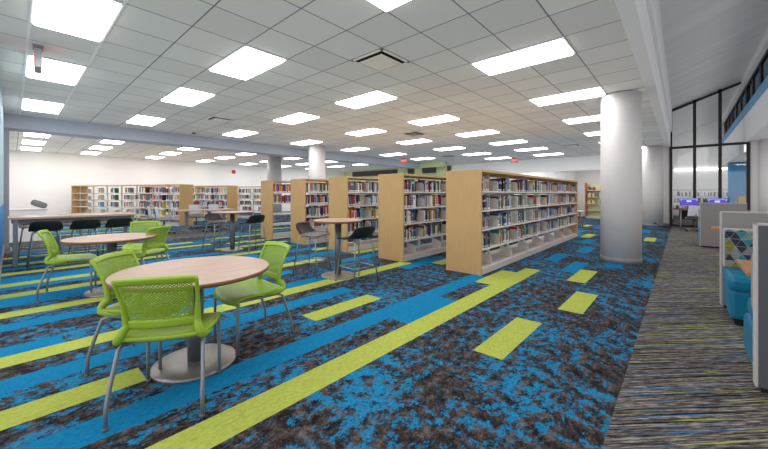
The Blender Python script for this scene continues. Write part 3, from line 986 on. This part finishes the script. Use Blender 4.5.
# angled bookcases by the white wall: local +Y runs away from the end panel, the read side faces the camera
ang = math.atan2(-.397, -.917) - R(90)
def angled(loc, nbay, bay, label, seed, fills):
    t = make_case(label, nbay, bay, (loc[0], loc[1], 0), ang, 'angled maple bookcases by the white wall')
    tf = Matrix.Translation((loc[0], loc[1], 0)) @ Matrix.Rotation(ang, 4, 'Z')
    rr = random.Random(seed)
    ends_ = []
    # which local side faces the camera
    side = tf.to_3x3() @ Vector((1, 0, 0))
    sgn = 1 if side.dot(Vector((-loc[0], -loc[1], 0))) > 0 else -1
    flip = Matrix.Identity(4) if sgn > 0 else Matrix.Scale(-1, 4, (1, 0, 0))
    for b in range(nbay):
        for lv in (4, 3, 2, 1):
            f = fills(b, lv, rr)
            if f <= 0.0:
                pass
            y = .065 + b * bay; ye = y + f * bay
            while y < ye:
                w, h, d, col, lab, _ = rand_book(rr, hmax=.225)
                if y + w > .04 + (b + 1) * bay - .02: break
                stuff_book(.27, y, LEV[lv] + .009, w, h, d, col, lab, tf @ flip); y += w + .003
            if y + .12 < .04 + (b + 1) * bay:
                ends_.append((b, lv, y + .004))
    return t, tf, sgn, ends_
LA = []
def fA(b, lv, r):
    return max(0, {0: .55, 1: .62, 2: .62, 3: .35, 4: .3, 5: .12, 6: 0.0}[b] * r.uniform(.6, 1.25)) if not (lv == 1 and b > 3) else 0
def fB(b, lv, r):
    return r.uniform(.62, .9) if lv > 1 else r.uniform(.2, .5)
tA = angled((-14.93, 4.72), 7, .93, 'long angled bookcase with mostly bare shelves beside the white wall', 1, fA)
tB = angled((-15.46, 6.80), 6, .914, 'angled bookcase second in the angled set, behind the mostly bare one', 2, fB)
tC = angled((-16.0, 8.88), 5, .914, 'angled bookcase deepest of the angled set, partly hidden by the parallel bookcases', 3, fB)
for (t, tf, sgn, es), nm in ((tA, 'mostly bare angled bookcase'), (tB, 'second angled bookcase'), (tC, 'deepest angled bookcase')):
    for b, lv, y in es:
        p = tf @ Vector((sgn * .255, y, LEV[lv] + .009))
        if nm.startswith('deep') and b > 2: continue
        o = place('bookend', bookend_mesh(), None, p, ang if sgn > 0 else ang + math.pi)
        tag(o, f'grey bookend, {LEVN[lv]}, {ORD[b]} bay of the {nm}', 'bookend', 'bookends on the angled bookcases')

# cream shelves in the far room
t = thing('wall_shelving', 'cream metal shelving with an orange wood end, in the far room', 'shelving', (-3.85, 20.3, 0))
m = MB(); m.box(0, .05, 0, .45, 0, 1.88, bev=.004); m.build('end_panel', M['orange_wood'], t)
m = MB(); m.box(.05, 2.7, .40, .42, 0, 1.8); m.build('back_panel', M['cream_metal'], t)
m = MB(); m.box(.05, 2.7, .1, .40, 0, .1); m.build('base_deck', M['cream_metal'], t)
for zz in (.4, .75, 1.1, 1.45):
    m = MB(); m.box(.05, 2.7, .08, .40, zz, zz + .025); m.build('shelf', M['cream_metal'], t)
rr = random.Random(9)
for zz in (.775, 1.125, 1.475):
    x = -3.75
    while x < -1.4:
        w = rr.uniform(.03, .09)
        if rr.random() < .75:
            col = rr.choice(['cream', 'white', 'cream', 'yellow', 'brown', 'red', 'grey'])
            tmp = Matrix.Translation((x, 20.42, zz)) @ Matrix.Rotation(R(-90), 4, 'Z')
            stuff_book(0, 0, 0, w, rr.uniform(.14, .22), .12, col, False, tmp)
        x += w + .01
# shelving beyond the glass wall
t = thing('glass_side_shelving', 'grey green metal shelving beyond the glass wall', 'shelving', (-.45, 24.2, 0))
t.name = 'library_shelving'
for i, x in enumerate((0, .95, 1.9, 2.85)):
    m = MB(); m.box(x - .02, x + .02, 0, .35, 0, 1.52); m.build('upright', M['olive_metal'], t)
for zz in (.1, .45, .8, 1.15, 1.48):
    m = MB(); m.box(0, 2.85, 0, .35, zz, zz + .03); m.build('shelf', M['olive_metal'], t)
for zz in (.48, .83, 1.18):
    x = -.4
    while x < 2.3:
        w = rr.uniform(.025, .05)
        if rr.random() < (.55 if zz > 1 else .7):
            tmp = Matrix.Translation((x, 24.22, zz)) @ Matrix.Rotation(R(-90), 4, 'Z')
            stuff_book(0, 0, 0, w, rr.uniform(.17, .26), .15, rr.choices(COLN_, COLW)[0], False, tmp)
            x += w
        else:
            x += .05
so = stuff.build('shelved_books', smats)
tag(so, 'remaining tightly shelved library books of many colours on all the bookcases', 'books', None, 'stuff')

# ------------------------------------------------------------------ green chairs
def chair_parts(t):
    # seat: dished slab with waterfall front
    def seat(u, v):
        x = (u - .5) * (.455 + .05 * math.sin(math.pi * min(1, v * 1.1)))
        y = -.205 + .455 * v
        k = (u - .5) * 2
        z = .445 - .018 * (1 - k * k) * math.sin(math.pi * min(1, v * 1.15))
        if v > .72: z -= .055 * ((v - .72) / .28) ** 2
        z += .012 * k * k * (1 - v)
        if v > .9: y -= .06 * ((v - .9) / .1) ** 2 * abs(k) ** 3
        return (x, y, z)
    m = MB(); m.sheet(seat, 18, 18, .022); m.build('seat', M['green_plastic'], t)
    # back profile: y,z along height s 0..1 from waist band to top
    def prof(s):
        z = .515 + .29 * s
        y = -.205 - .018 * s - .085 * s * s
        return y, z
    def half(s): return .188 + .022 * s
    def bk(u, s):
        k = (u - .5) * 2
        y, z = prof(s)
        return (k * half(s), y + .035 * k * k, z + .008 * (1 - k * k) * s)
    m = MB(); m.sheet(lambda u, v: bk(.06 + .88 * u, .10 + .83 * v), 22, 18, .006, uvscale=(.38, .30))
    m.build('back_mesh', M['lime_mesh'], t)
    m = MB()
    # side members flowing down to the rear seat corners
    for k in (-1, 1):
        pts = []
        for s in [i / 10 for i in range(10, -1, -1)]:
            x, y, z = bk(.5 + .5 * k * .97, s)
            pts.append((x, y, z))
        x, y, z = pts[-1]
        pts += [(k * .195, -.196, .495), (k * .207, -.205, .470), (k * .219, -.200, .447), (k * .226, -.165, .436), (k * .232, -.09, .433), (k * .234, -.02, .432)]
        rr_ = [.012] * 6 + [.014, .016, .018, .02, .022, .024, .024, .022, .019, .014, .008][:len(pts) - 6]
        m.tube(pts, rr_, 10, flat=1.05, up=(1, 0, 0))
    m.sheet(lambda u, v: bk(.02 + .96 * u, .90 + .12 * v), 20, 3, .020)
    m.sheet(lambda u, v: bk(.03 + .94 * u, -.03 + .17 * v), 20, 3, .016)
    m.build('back_frame', M['green_plastic'], t)
    # steel: a side rail is part of the legs' run
    for k in (-1, 1):
        m = MB(); m.tube([(k * .205, .195, .418), (k * .212, .20, .41), (k * .220, .205, .385), (k * .222, .207, .2), (k * .222, .208, .014)], .0115, 10)
        l = m.build('leg', M['chair_steel'], t)
        g = MB(); g.lathe([(.014, 0), (.014, .016)], 10, (k * .222, .208)); g.build('glide', M['steel_dark'], l)
        m = MB(); m.tube([(k * .205, .19, .415), (k * .21, 0, .412), (k * .212, -.14, .410), (k * .218, -.19, .39), (k * .232, -.245, .22), (k * .234, -.268, .15), (k * .236, -.275, .12), (k * .237, -.278, .014)], .0115, 10)
        l = m.build('leg', M['chair_steel'], t)
        g = MB(); g.lathe([(.014, 0), (.014, .016)], 10, (k * .237, -.278)); g.build('glide', M['steel_dark'], l)
    m = MB(); m.tube([(-.21, .02, .408), (.21, .02, .408)], .011, 8); m.tube([(-.212, -.13, .408), (.212, -.13, .408)], .011, 8)
    m.build('seat_rail', M['chair_steel'], t)
def face(dx, dy): return math.atan2(dy, dx) - math.pi / 2
G = 'lime green stacking chairs'
c0 = thing('stacking_chair', 'lime green mesh back chair seen from behind at the large round table, closest to the camera', 'chair', (-2.418, .688, 0), face(-.408, .275), G)
c0['label'] = 'lime green chair seen from behind, in front of the large round table'
chair_parts(c0)
dup(c0, (-2.845, 1.40, 0), face(0, -1), 'lime green chair facing sideways between the large round table and the bookcases', G)
dup(c0, (-3.085, .715, 0), face(.70, .71), 'lime green chair across the large round table, back turned to the high table', G)
dup(c0, (-5.92, .525, 0), face(.22, .97), 'lime green chair seen side on at the small round table, near the blue wall', G)
dup(c0, (-5.76, 1.25, 0), face(-.8, -.6), 'lime green chair seen from behind at the small round table', G)
dup(c0, (-6.55, 1.42, 0), face(.93, -.36), 'lime green chair facing the camera behind the small round table', G)

# ------------------------------------------------------------------ round tables
def round_table(x, y, rt, rb, h, label, g, rc=.045, th=.032, base_h=.03, cm='steel_dark', cat='table'):
    t = thing('round_table', label, cat, (x, y, 0), 0, g)
    m = MB(); m.lathe([(rt - .012, h - th), (rt, h - th + .008), (rt, h - .004)], 96, mi=1)
    m.lathe([(rt, h - .004), (rt - .003, h)], 96, mi=0)
    m.build('tabletop', [M['walnut_top'], M['walnut_edge']], t)
    m = MB(); m.lathe([(rc, base_h), (rc, h - th - .01)], 28); m.lathe([(rc * 3, h - th - .012), (rc * 3, h - th)], 28)
    m.build('pedestal', M[cm], t)
    m = MB(); m.lathe([(rb, 0), (rb, base_h * .55), (rb - .015, base_h * .85), (rb * .5, base_h), (rc, base_h + .002)], 64)
    m.build('base_disc', M['brushed'], t)
    return t
round_table(-2.748, .928, .525, .285, .713, 'large round walnut topped table ringed by three lime chairs', 'round tables with steel disc bases', rc=.055)
round_table(-5.61, .88, .49, .28, .713, 'round walnut topped table with lime chairs in front of the high table', 'round tables with steel disc bases', rc=.055)
round_table(-4.03, 3.42, .385, .262, .875, 'tall round cafe table with two stools before the third bookcase', 'tall cafe tables', rc=.052, base_h=.022)
round_table(-7.66, 3.36, .44, .24, .875, 'tall round cafe table with two stools before the fifth bookcase', 'tall cafe tables', rc=.052, base_h=.022)

# ------------------------------------------------------------------ stools
def stool_parts(t, shell, seatm):
    SH = .632
    def sh(u, v):
        k = (u - .5) * 2
        s = v
        if s < .55:
            q = s / .55
            y = .19 - .34 * q
            z = SH + .012 - .02 * math.sin(math.pi * q) - (.02 * (1 - q) ** 4)
            hw = .205 + .01 * q
            z += .02 * k * k * q
            y += .02 * k * k
        else:
            q = (s - .55) / .45
            y = -.15 - .075 * math.sin(q * math.pi / 2) - .02 * q
            z = SH + .012 + .02 + .175 * q ** 1.25 - .02
            hw = .215 - .03 * q * q
            y += .09 * k * k * (1 - .3 * q)
            z += .02 * k * k * (1 - q) - .03 * k ** 4 * q
        return (k * hw, y, z)
    m = MB(); m.sheet(lambda u, v: sh(u, .56 * v), 16, 12, .014); m.build('seat', seatm, t)
    m = MB(); m.sheet(lambda u, v: sh(u, .54 + .46 * v), 16, 12, .015); m.build('backrest', shell, t)
    for sx in (-1, 1):
        for sy in (-1, 1):
            m = MB(); m.tube([(sx * .10, sy * .08, SH - .015), (sx * .15, sy * .135, SH - .03), (sx * .165, sy * .15, SH - .07), (sx * .225, sy * .215, .01)], .009, 8)
            l = m.build('leg', M['chrome'], t)
            g = MB(); g.lathe([(.011, 0), (.011, .014)], 8, (sx * .225, sy * .215)); g.build('glide', M['black_plastic'], l)
    m = MB()
    z = .22; q = .19; w = .178
    m.tube([(-q, w, z), (q, w, z)], .007, 8); m.tube([(-q, -w, z), (q, -w, z)], .007, 8)
    m.tube([(-q, -w, z), (-q, w, z)], .007, 8); m.tube([(q, -w, z), (q, w, z)], .007, 8)
    m.build('footrest', M['chrome'], t)
SG = 'low back stools with chrome legs'
sA = thing('bar_stool', 'dark brown stool with taupe seat at the cafe table before the third bookcase', 'stool', (-4.42, 3.22, 0), face(.87, .35), SG)
stool_parts(sA, M['brown_plastic'], M['taupe_plastic'])
sB = thing('bar_stool', 'black stool at the cafe table before the third bookcase, beside the second bookcase', 'stool', (-3.58, 3.40, 0), face(-.9, .05), SG)
stool_parts(sB, M['black_plastic'], M['black_plastic'])
dup(sA, (-8.15, 3.22, 0), face(.9, .2), 'dark brown stool at the cafe table before the fifth bookcase', SG)
dup(sB, (-7.22, 3.62, 0), face(-.9, -.1), 'black stool at the cafe table before the fifth bookcase', SG)
for i, yy in enumerate((.40, .92, 1.42)):
    dup(sB, (-8.42, yy, 0), face(-1, 0), ['black stool on the near side of the high table, next to the blue wall', 'black stool in the middle of the near side of the high table', 'black stool on the near side of the high table, at its far end'][i], SG)
    dup(sA, (-9.72, yy - .10, 0), face(1, 0), ['brown stool across the high table, next to the blue wall', 'brown stool across the high table, in the middle', 'brown stool across the high table, at its far end'][i], SG)

# high table
t = thing('high_table', 'long high table with walnut top and grey steel frame beside the blue wall', 'table', (-9.07, .86, 0))
m = MB(); m.box(-.40, .40, -.91, .92, .828, .866, 0, bev=.004); m.build('tabletop', wood('walnut high top', srgb(168, 140, 122), srgb(196, 170, 152), 'Y', .4, .8), t)
m = MB()
for a in ((-.35, .35, -.84, -.80), (-.35, .35, .84, .88), (-.36, -.33, -.87, .86), (.33, .36, -.87, .86)): m.box(*a, .765, .826)
m.build('apron', M['steel_dark'], t)
for sx in (-1, 1):
    for yy in (-.82, .85):
        m = MB(); m.box(sx * .345 - .03, sx * .345 + .03, yy - .03, yy + .03, 0, .826, bev=.004); m.build('leg', M['steel_dark'] if 0 else M['steel'], t)
m = MB(); m.box(-.02, .02, -.87, .85, .25, .28); m.box(-.34, .34, -.88, -.86, .25, .28); m.box(-.34, .34, .84, .86, .25, .28); m.build('stretcher', M['steel'], t)
# white counter and bolster behind
t = thing('white_counter', 'white low counter against the wall beyond the high table', 'counter', (-13.6, .55, 0))
m = MB(); m.box(-.5, .5, -.6, .10, .0, .84, bev=.01); m.build('body', M['wall_white'], t)
m = MB(); m.box(-.52, .52, -.62, .12, .84, .87, bev=.005); m.build('countertop', M['label_paper'], t)
m = MB(); pr = [(0, -.16), (.05, -.16), (.078, -.13), (.085, 0), (.078, .13), (.05, .16), (0, .16)]
m.lathe(pr, 20); bo = m.build('bolster_pillow', M['tweed_pattern'], None, (-13.25, .50, 1.0))
bo.rotation_euler = (R(65), R(0), R(12)); tag(bo, 'black and white woven bolster lying on the white counter', 'pillow')
# reading table and task chairs
t = thing('reading_table', 'rectangular wood table on grey T legs near the angled bookcases', 'table', (-12.62, 4.6, 0))
m = MB(); m.box(-.42, .42, -.95, .95, .70, .73, bev=.004); m.build('tabletop', M['walnut_top'], t)
for yy in (-.62, .62):
    m = MB(); m.box(-.03, .03, yy - .05, yy + .05, .04, .70); m.box(-.36, .36, yy - .035, yy + .035, .0, .045, bev=.008); m.box(-.3, .3, yy - .03, yy + .03, .67, .70)
    m.build('t_leg', M['steel'], t)
m = MB(); m.box(-.015, .015, -.6, .6, .45, .50); m.build('crossbar', M['steel'], t)
def task_chair(t, bm_, sm):
    def bk(u, v):
        k = (u - .5) * 2
        return (k * (.21 - .03 * v), -.19 - .05 * v + .04 * k * k, .52 + .36 * v)
    m = MB(); m.sheet(bk, 10, 8, .015); m.build('backrest', bm_, t)
    m = MB(); m.sheet(lambda u, v: ((u - .5) * .46, -.2 + .43 * v, .455 - .02 * v * v + .01 * (2 * u - 1) ** 2), 8, 8, .04); m.build('seat', sm, t)
    m = MB(); m.tube([(0, -.1, .44), (0, -.22, .46), (0, -.235, .62)], .018, 8); m.build('back_support', M['steel'], t)
    m = MB(); m.lathe([(.025, .09), (.025, .44)], 14); m.build('gas_stem', M['steel_dark'], t)
    m = MB()
    for k in range(5):
        a = 2 * math.pi * k / 5
        m.tube([(0, 0, .10), (.28 * math.cos(a), .28 * math.sin(a), .07)], [.022, .014], 8)
    m.build('star_base', M['steel'], t)
    for k in range(5):
        a = 2 * math.pi * k / 5
        m = MB(); bm = bmesh.new(); bmesh.ops.create_uvsphere(bm, u_segments=10, v_segments=6, radius=.035); m.bm(bm, 0, True)
        m.build('caster', M['black_plastic'], t, (.28 * math.cos(a), .28 * math.sin(a), .035))
WG = 'white backed task chairs'
w0 = thing('task_chair', 'white task chair at the end of the reading table, overlapping a second white chair', 'chair', (-12.25, 3.22, 0), face(.1, .95), WG)
task_chair(w0, M['white_plastic'], M['steel_dark'])
dup(w0, (-12.95, 3.18, 0), face(.1, .95), 'white task chair at the reading table, half hidden behind another white chair', WG)
dup(w0, (-13.4, 4.55, 0), face(1, 0), 'white task chair across the reading table, above its wooden top', WG)
dup(w0, (-13.4, 5.25, 0), face(1, .1), 'white task chair across the reading table, beside the tall cafe table pedestal', WG)
dup(w0, (-11.5, 7.2, 0), face(-.6, -.8), 'white task chair seen through the empty shelves of the fifth bookcase', WG)
dup(w0, (-12.2, 8.0, 0), face(.6, -.8), 'white task chair further behind the empty shelves of the fifth bookcase', WG)
n0 = thing('task_chair', 'dark teal task chair tucked under the reading table', 'chair', (-11.95, 4.55, 0), face(-1, .1), 'task chairs')
task_chair(n0, M['navy_fabric'], M['navy_fabric'])
n0.scale = (1, 1, .80)
# small white table with wooden legs by the far shelves
t = thing('side_table', 'small white topped table on splayed wood legs beyond the column side bookcase', 'table', (-3.15, 14.7, 0))
m = MB(); m.lathe([(.34, .60), (.35, .61), (.35, .63)], 32); m.build('tabletop', M['label_paper'], t)
for k in range(4):
    a = R(20) + k * math.pi / 2
    m = MB(); m.tube([(.16 * math.cos(a), .16 * math.sin(a), .60), (.30 * math.cos(a), .30 * math.sin(a), 0.0)], [.03, .018], 8); m.build('leg', M['orange_wood'], t)

# ------------------------------------------------------------------ booths
def booth_panel(x0, x1, y0, y1, h, label, fabric):
    t = thing('booth_partition', label, 'partition', (x0, y0, 0), 0, 'grey upholstered booth partitions')
    w, d = x1 - x0, y1 - y0
    m = MB(); m.box(.012, w, 0, d, .03, h - .012, bev=.008); m.build('upholstery', fabric, t)
    m = MB(); m.box(0, .016, .0, d, .03, h, bev=.005); m.box(0, w, 0, d, h - .014, h, bev=.005); m.build('welt', M['tweed_edge'], t)
    m = MB(); m.box(.03, w, .015, d - .015, 0, .035); m.build('plinth', M['dark_gap'], t)
    return t
booth_panel(.352, 2.2, 3.215, 3.30, 1.09, 'dark grey booth partition standing in front of the teal benches', M['tweed_dark'])
booth_panel(.322, 2.2, 5.33, 5.42, 1.085, 'mid grey booth partition behind the patterned bench cushion', M['tweed'])
booth_panel(.32, 1.10, 11.1, 11.2, 1.07, 'small distant grey booth partition in front of the computers', M['tweed'])
PAL = [plain('cushion ' + n, srgb(*c), .9) for n, c in (('teal', (40, 120, 140)), ('olive', (120, 112, 45)), ('charcoal', (42, 44, 52)), ('grey', (128, 128, 128)), ('pale', (165, 165, 160)), ('navy', (38, 58, 78)), ('sage', (110, 130, 118)))]
def cushion(w, h, d):
    """triangle patterned pad: front face at y=0, facing -Y"""
    m = MB(); m.box(0, w, .004, d, 0, h, 3, bev=.02)
    s = .092; hh = s * .866; r_ = random.Random(3)
    def clampx(x): return min(max(x, .012), w - .012)
    def clampz(z): return min(max(z, .012), h - .012)
    nr = int(h / hh) + 1
    for j in range(nr):
        for i in range(-1, int(w / s) * 2 + 4):
            x0 = (i * s / 2) - s / 2 + (0 if j % 2 == 0 else s / 2)
            z0, z1 = j * hh, (j + 1) * hh
            upt = (i % 2 == 0)
            tri = [(x0, z0), (x0 + s, z0), (x0 + s / 2, z1)] if upt else [(x0, z1), (x0 + s / 2, z0), (x0 + s, z1)]
            cxm = sum(p[0] for p in tri) / 3; czm = sum(p[1] for p in tri) / 3
            if not (-.01 < cxm < w + .01 and -.01 < czm < h + .01): continue
            tri = [(clampx(cxm + (p[0] - cxm) * .88), clampz(czm + (p[1] - czm) * .88)) for p in tri]
            mi = r_.choice([0, 1, 2, 4, 5, 6, 2, 0, 1, 4, 5, 2])
            m.add([(p[0], -.002, p[1]) for p in tri] + [(p[0], .006, p[1]) for p in tri], [(0, 1, 2), (5, 4, 3), (0, 3, 4, 1), (1, 4, 5, 2), (2, 5, 3, 0)], mi)
    return m
def bench(x0, y0, depth, facing, label, w=1.5, pad=True):
    """facing -1: sitter looks toward -Y (back at +Y side)"""
    t = thing('booth_bench', label, 'bench', (x0, y0, 0), 0, 'teal booth benches')
    m = MB(); m.box(.05, w, .06, depth - .03, 0, .07); m.build('plinth', M['dark_gap'], t)
    m = MB(); m.box(.012, w, .02, depth, .06, .345, bev=.035); m.build('seat_base', M['teal_vinyl'], t)
    m = MB(); m.box(0, w, 0, depth, .335, .475, bev=.045); m.build('seat_cushion', M['teal_vinyl'], t)
    if pad:
        c = cushion(w - .02, .43, .10)
        y = depth - .105 if facing < 0 else .105
        o = c.build('back_cushion', PAL[:3] + [PAL[4], PAL[3]] + PAL[5:], t, (.004, y, .475), 0)
    return t
bench(.335, 4.66, .665, -1, 'teal bench with triangle patterned back cushion, against the mid grey partition')
b2 = bench(.352, 3.305, .60, 1, 'teal bench partly hidden behind the dark grey partition', pad=False)
m = MB(); m.box(.0, 1.45, .02, .10, .475, .88, bev=.03); m.build('back_cushion', M['tweed'], b2)
b2.children[-1].location = (.03, 0, 0)
b3 = bench(.30, 11.21, .6, 1, 'distant teal bench behind the small grey partition', w=.78, pad=True)
t = thing('booth_table', 'honey wood booth table between the teal benches', 'table', (.34, 3.43, 0))
m = MB(); m.box(0, 1.4, 0, .62, .70, .735, bev=.006); m.build('tabletop', M['oak_top'], t)
m = MB(); m.box(.65, .75, .27, .35, .02, .70); m.box(.45, .95, .1, .52, 0, .025, bev=.005); m.build('pedestal', M['steel_dark'], t)
t = thing('booth_table', 'honey wood table seen past the mid grey partition, before the distant partition', 'table', (.355, 7.35, 0))
m = MB(); m.box(0, 1.3, 0, .62, .70, .735, bev=.006); m.build('tabletop', M['oak_top'], t)
m = MB(); m.box(.85, .95, .27, .35, .02, .70); m.box(.65, 1.1, .1, .52, 0, .025, bev=.005); m.build('pedestal', M['steel_dark'], t)

# ------------------------------------------------------------------ computer desk
t = thing('computer_desk', 'wood topped computer desk with steel legs before the glass wall', 'desk', (-.28, 16.1, 0))
m = MB(); m.box(0, 1.95, 0, .7, .70, .735, bev=.005); m.build('desktop', M['oak_top'], t)
for x in (.25, 1.7):
    m = MB(); m.tube([(x, .05, .70), (x, .05, .02), (x, .12, .012), (x, .6, .012), (x, .65, .02), (x, .65, .70)], .022, 8); m.build('leg', M['steel'], t)
m = MB(); m.box(.2, 1.75, .55, .57, .35, .70); m.build('modesty_panel', M['black_plastic'], t)
def monitor(x, y, label):
    t = thing('monitor', label, 'monitor', (x, y, .735), R(-4), 'desktop monitors')
    m = MB(); m.box(-.25, .25, 0, .03, .10, .395, bev=.004); m.build('housing', M['black_plastic'], t)
    m = MB(); m.box(-.24, .24, -.002, 0, .11, .385); s = m.build('screen', M['screen'], t)
    m = MB(); m.box(-.24, .24, -.004, -.002, .345, .385); m.box(-.24, .24, -.004, -.002, .11, .125); m.box(-.24, -.19, -.004, -.002, .30, .345); m.box(.19, .24, -.004, -.002, .30, .345)
    m.build('screen_bar', M['screen_bar'], s)
    m = MB(); m.box(-.065, .065, -.004, -.002, .255, .315); m.build('screen_window', M['screen_ui'], s)
    m = MB(); m.box(-.03, .03, .01, .03, 0.01, .12); m.box(-.11, .11, -.06, .1, 0, .012, bev=.003); m.build('stand', M['black_plastic'], t)
monitor(.19, 16.4, 'monitor with purple screen beside the white round column side of the desk')
monitor(.92, 16.4, 'monitor with purple screen just above the distant grey partition')
m = MB(); m.box(-.22, .22, -.07, .07, 0, .02, bev=.005); k = m.build('keyboard', M['black_plastic'], None, (-.02, 16.2, .735)); tag(k, 'black keyboard on the wood computer desk', 'keyboard')
m = MB()
for i in range(4):
    for j in range(12): m.box(-.205 + j * .0345, -.178 + j * .0345, -.058 + i * .03, -.034 + i * .03, .02, .025)
m.build('keys', M['steel_dark'], k)
dup(w0, (.33, 15.55, 0), face(-.1, 1), 'pale task chair at the computer desk before the glass wall', WG)
t = thing('display_unit', 'small pale wood shelf unit standing before the blue column', 'shelf', (1.75, 20.6, 0))
m = MB(); m.box(0, .75, 0, .03, .2, 1.16); m.box(0, .03, 0, .35, 0, 1.16); m.box(.72, .75, 0, .35, 0, 1.16); m.build('carcass', M['maple'], t)
m = MB(); m.box(-.01, .76, -.01, .36, 1.16, 1.19); m.build('top_board', M['maple'], t)
x, y = pc(655, 221, -1.2)
t = thing('floor_cable', 'black cable with plug on the floor by the far round column', 'cable', (-.62, 16.45, 0))
t.name = 'power_cable'
m = MB(); m.tube([(-.16, 0, .16), (-.10, .01, .13), (.0, 0, .07), (.12, .02, .02), (.25, .0, .008), (.35, .03, .008)], .009, 8); m.build('cord', M['black_plastic'], t)
m = MB(); m.box(-.20, -.12, -.02, .02, .14, .18, bev=.005); m.build('plug', M['black_plastic'], t)

# ------------------------------------------------------------------ light and output settings
w = bpy.data.worlds.new('world'); bpy.context.scene.world = w
w.use_nodes = True
bg = w.node_tree.nodes['Background']
bg.inputs[0].default_value = (0.93, 0.96, 1.0, 1)
bg.inputs[1].default_value = 3.0
S = bpy.context.scene
S.view_settings.view_transform = 'Standard'
S.view_settings.look = 'None'
S.view_settings.exposure = -0.75
S.view_settings.gamma = 1.0
S.view_settings.use_curve_mapping = False
S.cycles.max_bounces = 10
S.cycles.diffuse_bounces = 6
S.cycles.transparent_max_bounces = 16
S.cycles.use_denoising = True
S.cycles.sample_clamp_indirect = 6.0
S.cycles.use_light_tree = True
S.cycles.use_fast_gi = True
S.cycles.fast_gi_method = 'ADD'
w.light_settings.ao_factor = 0.42
w.light_settings.distance = 1.2
bpy.context.view_layer.update()
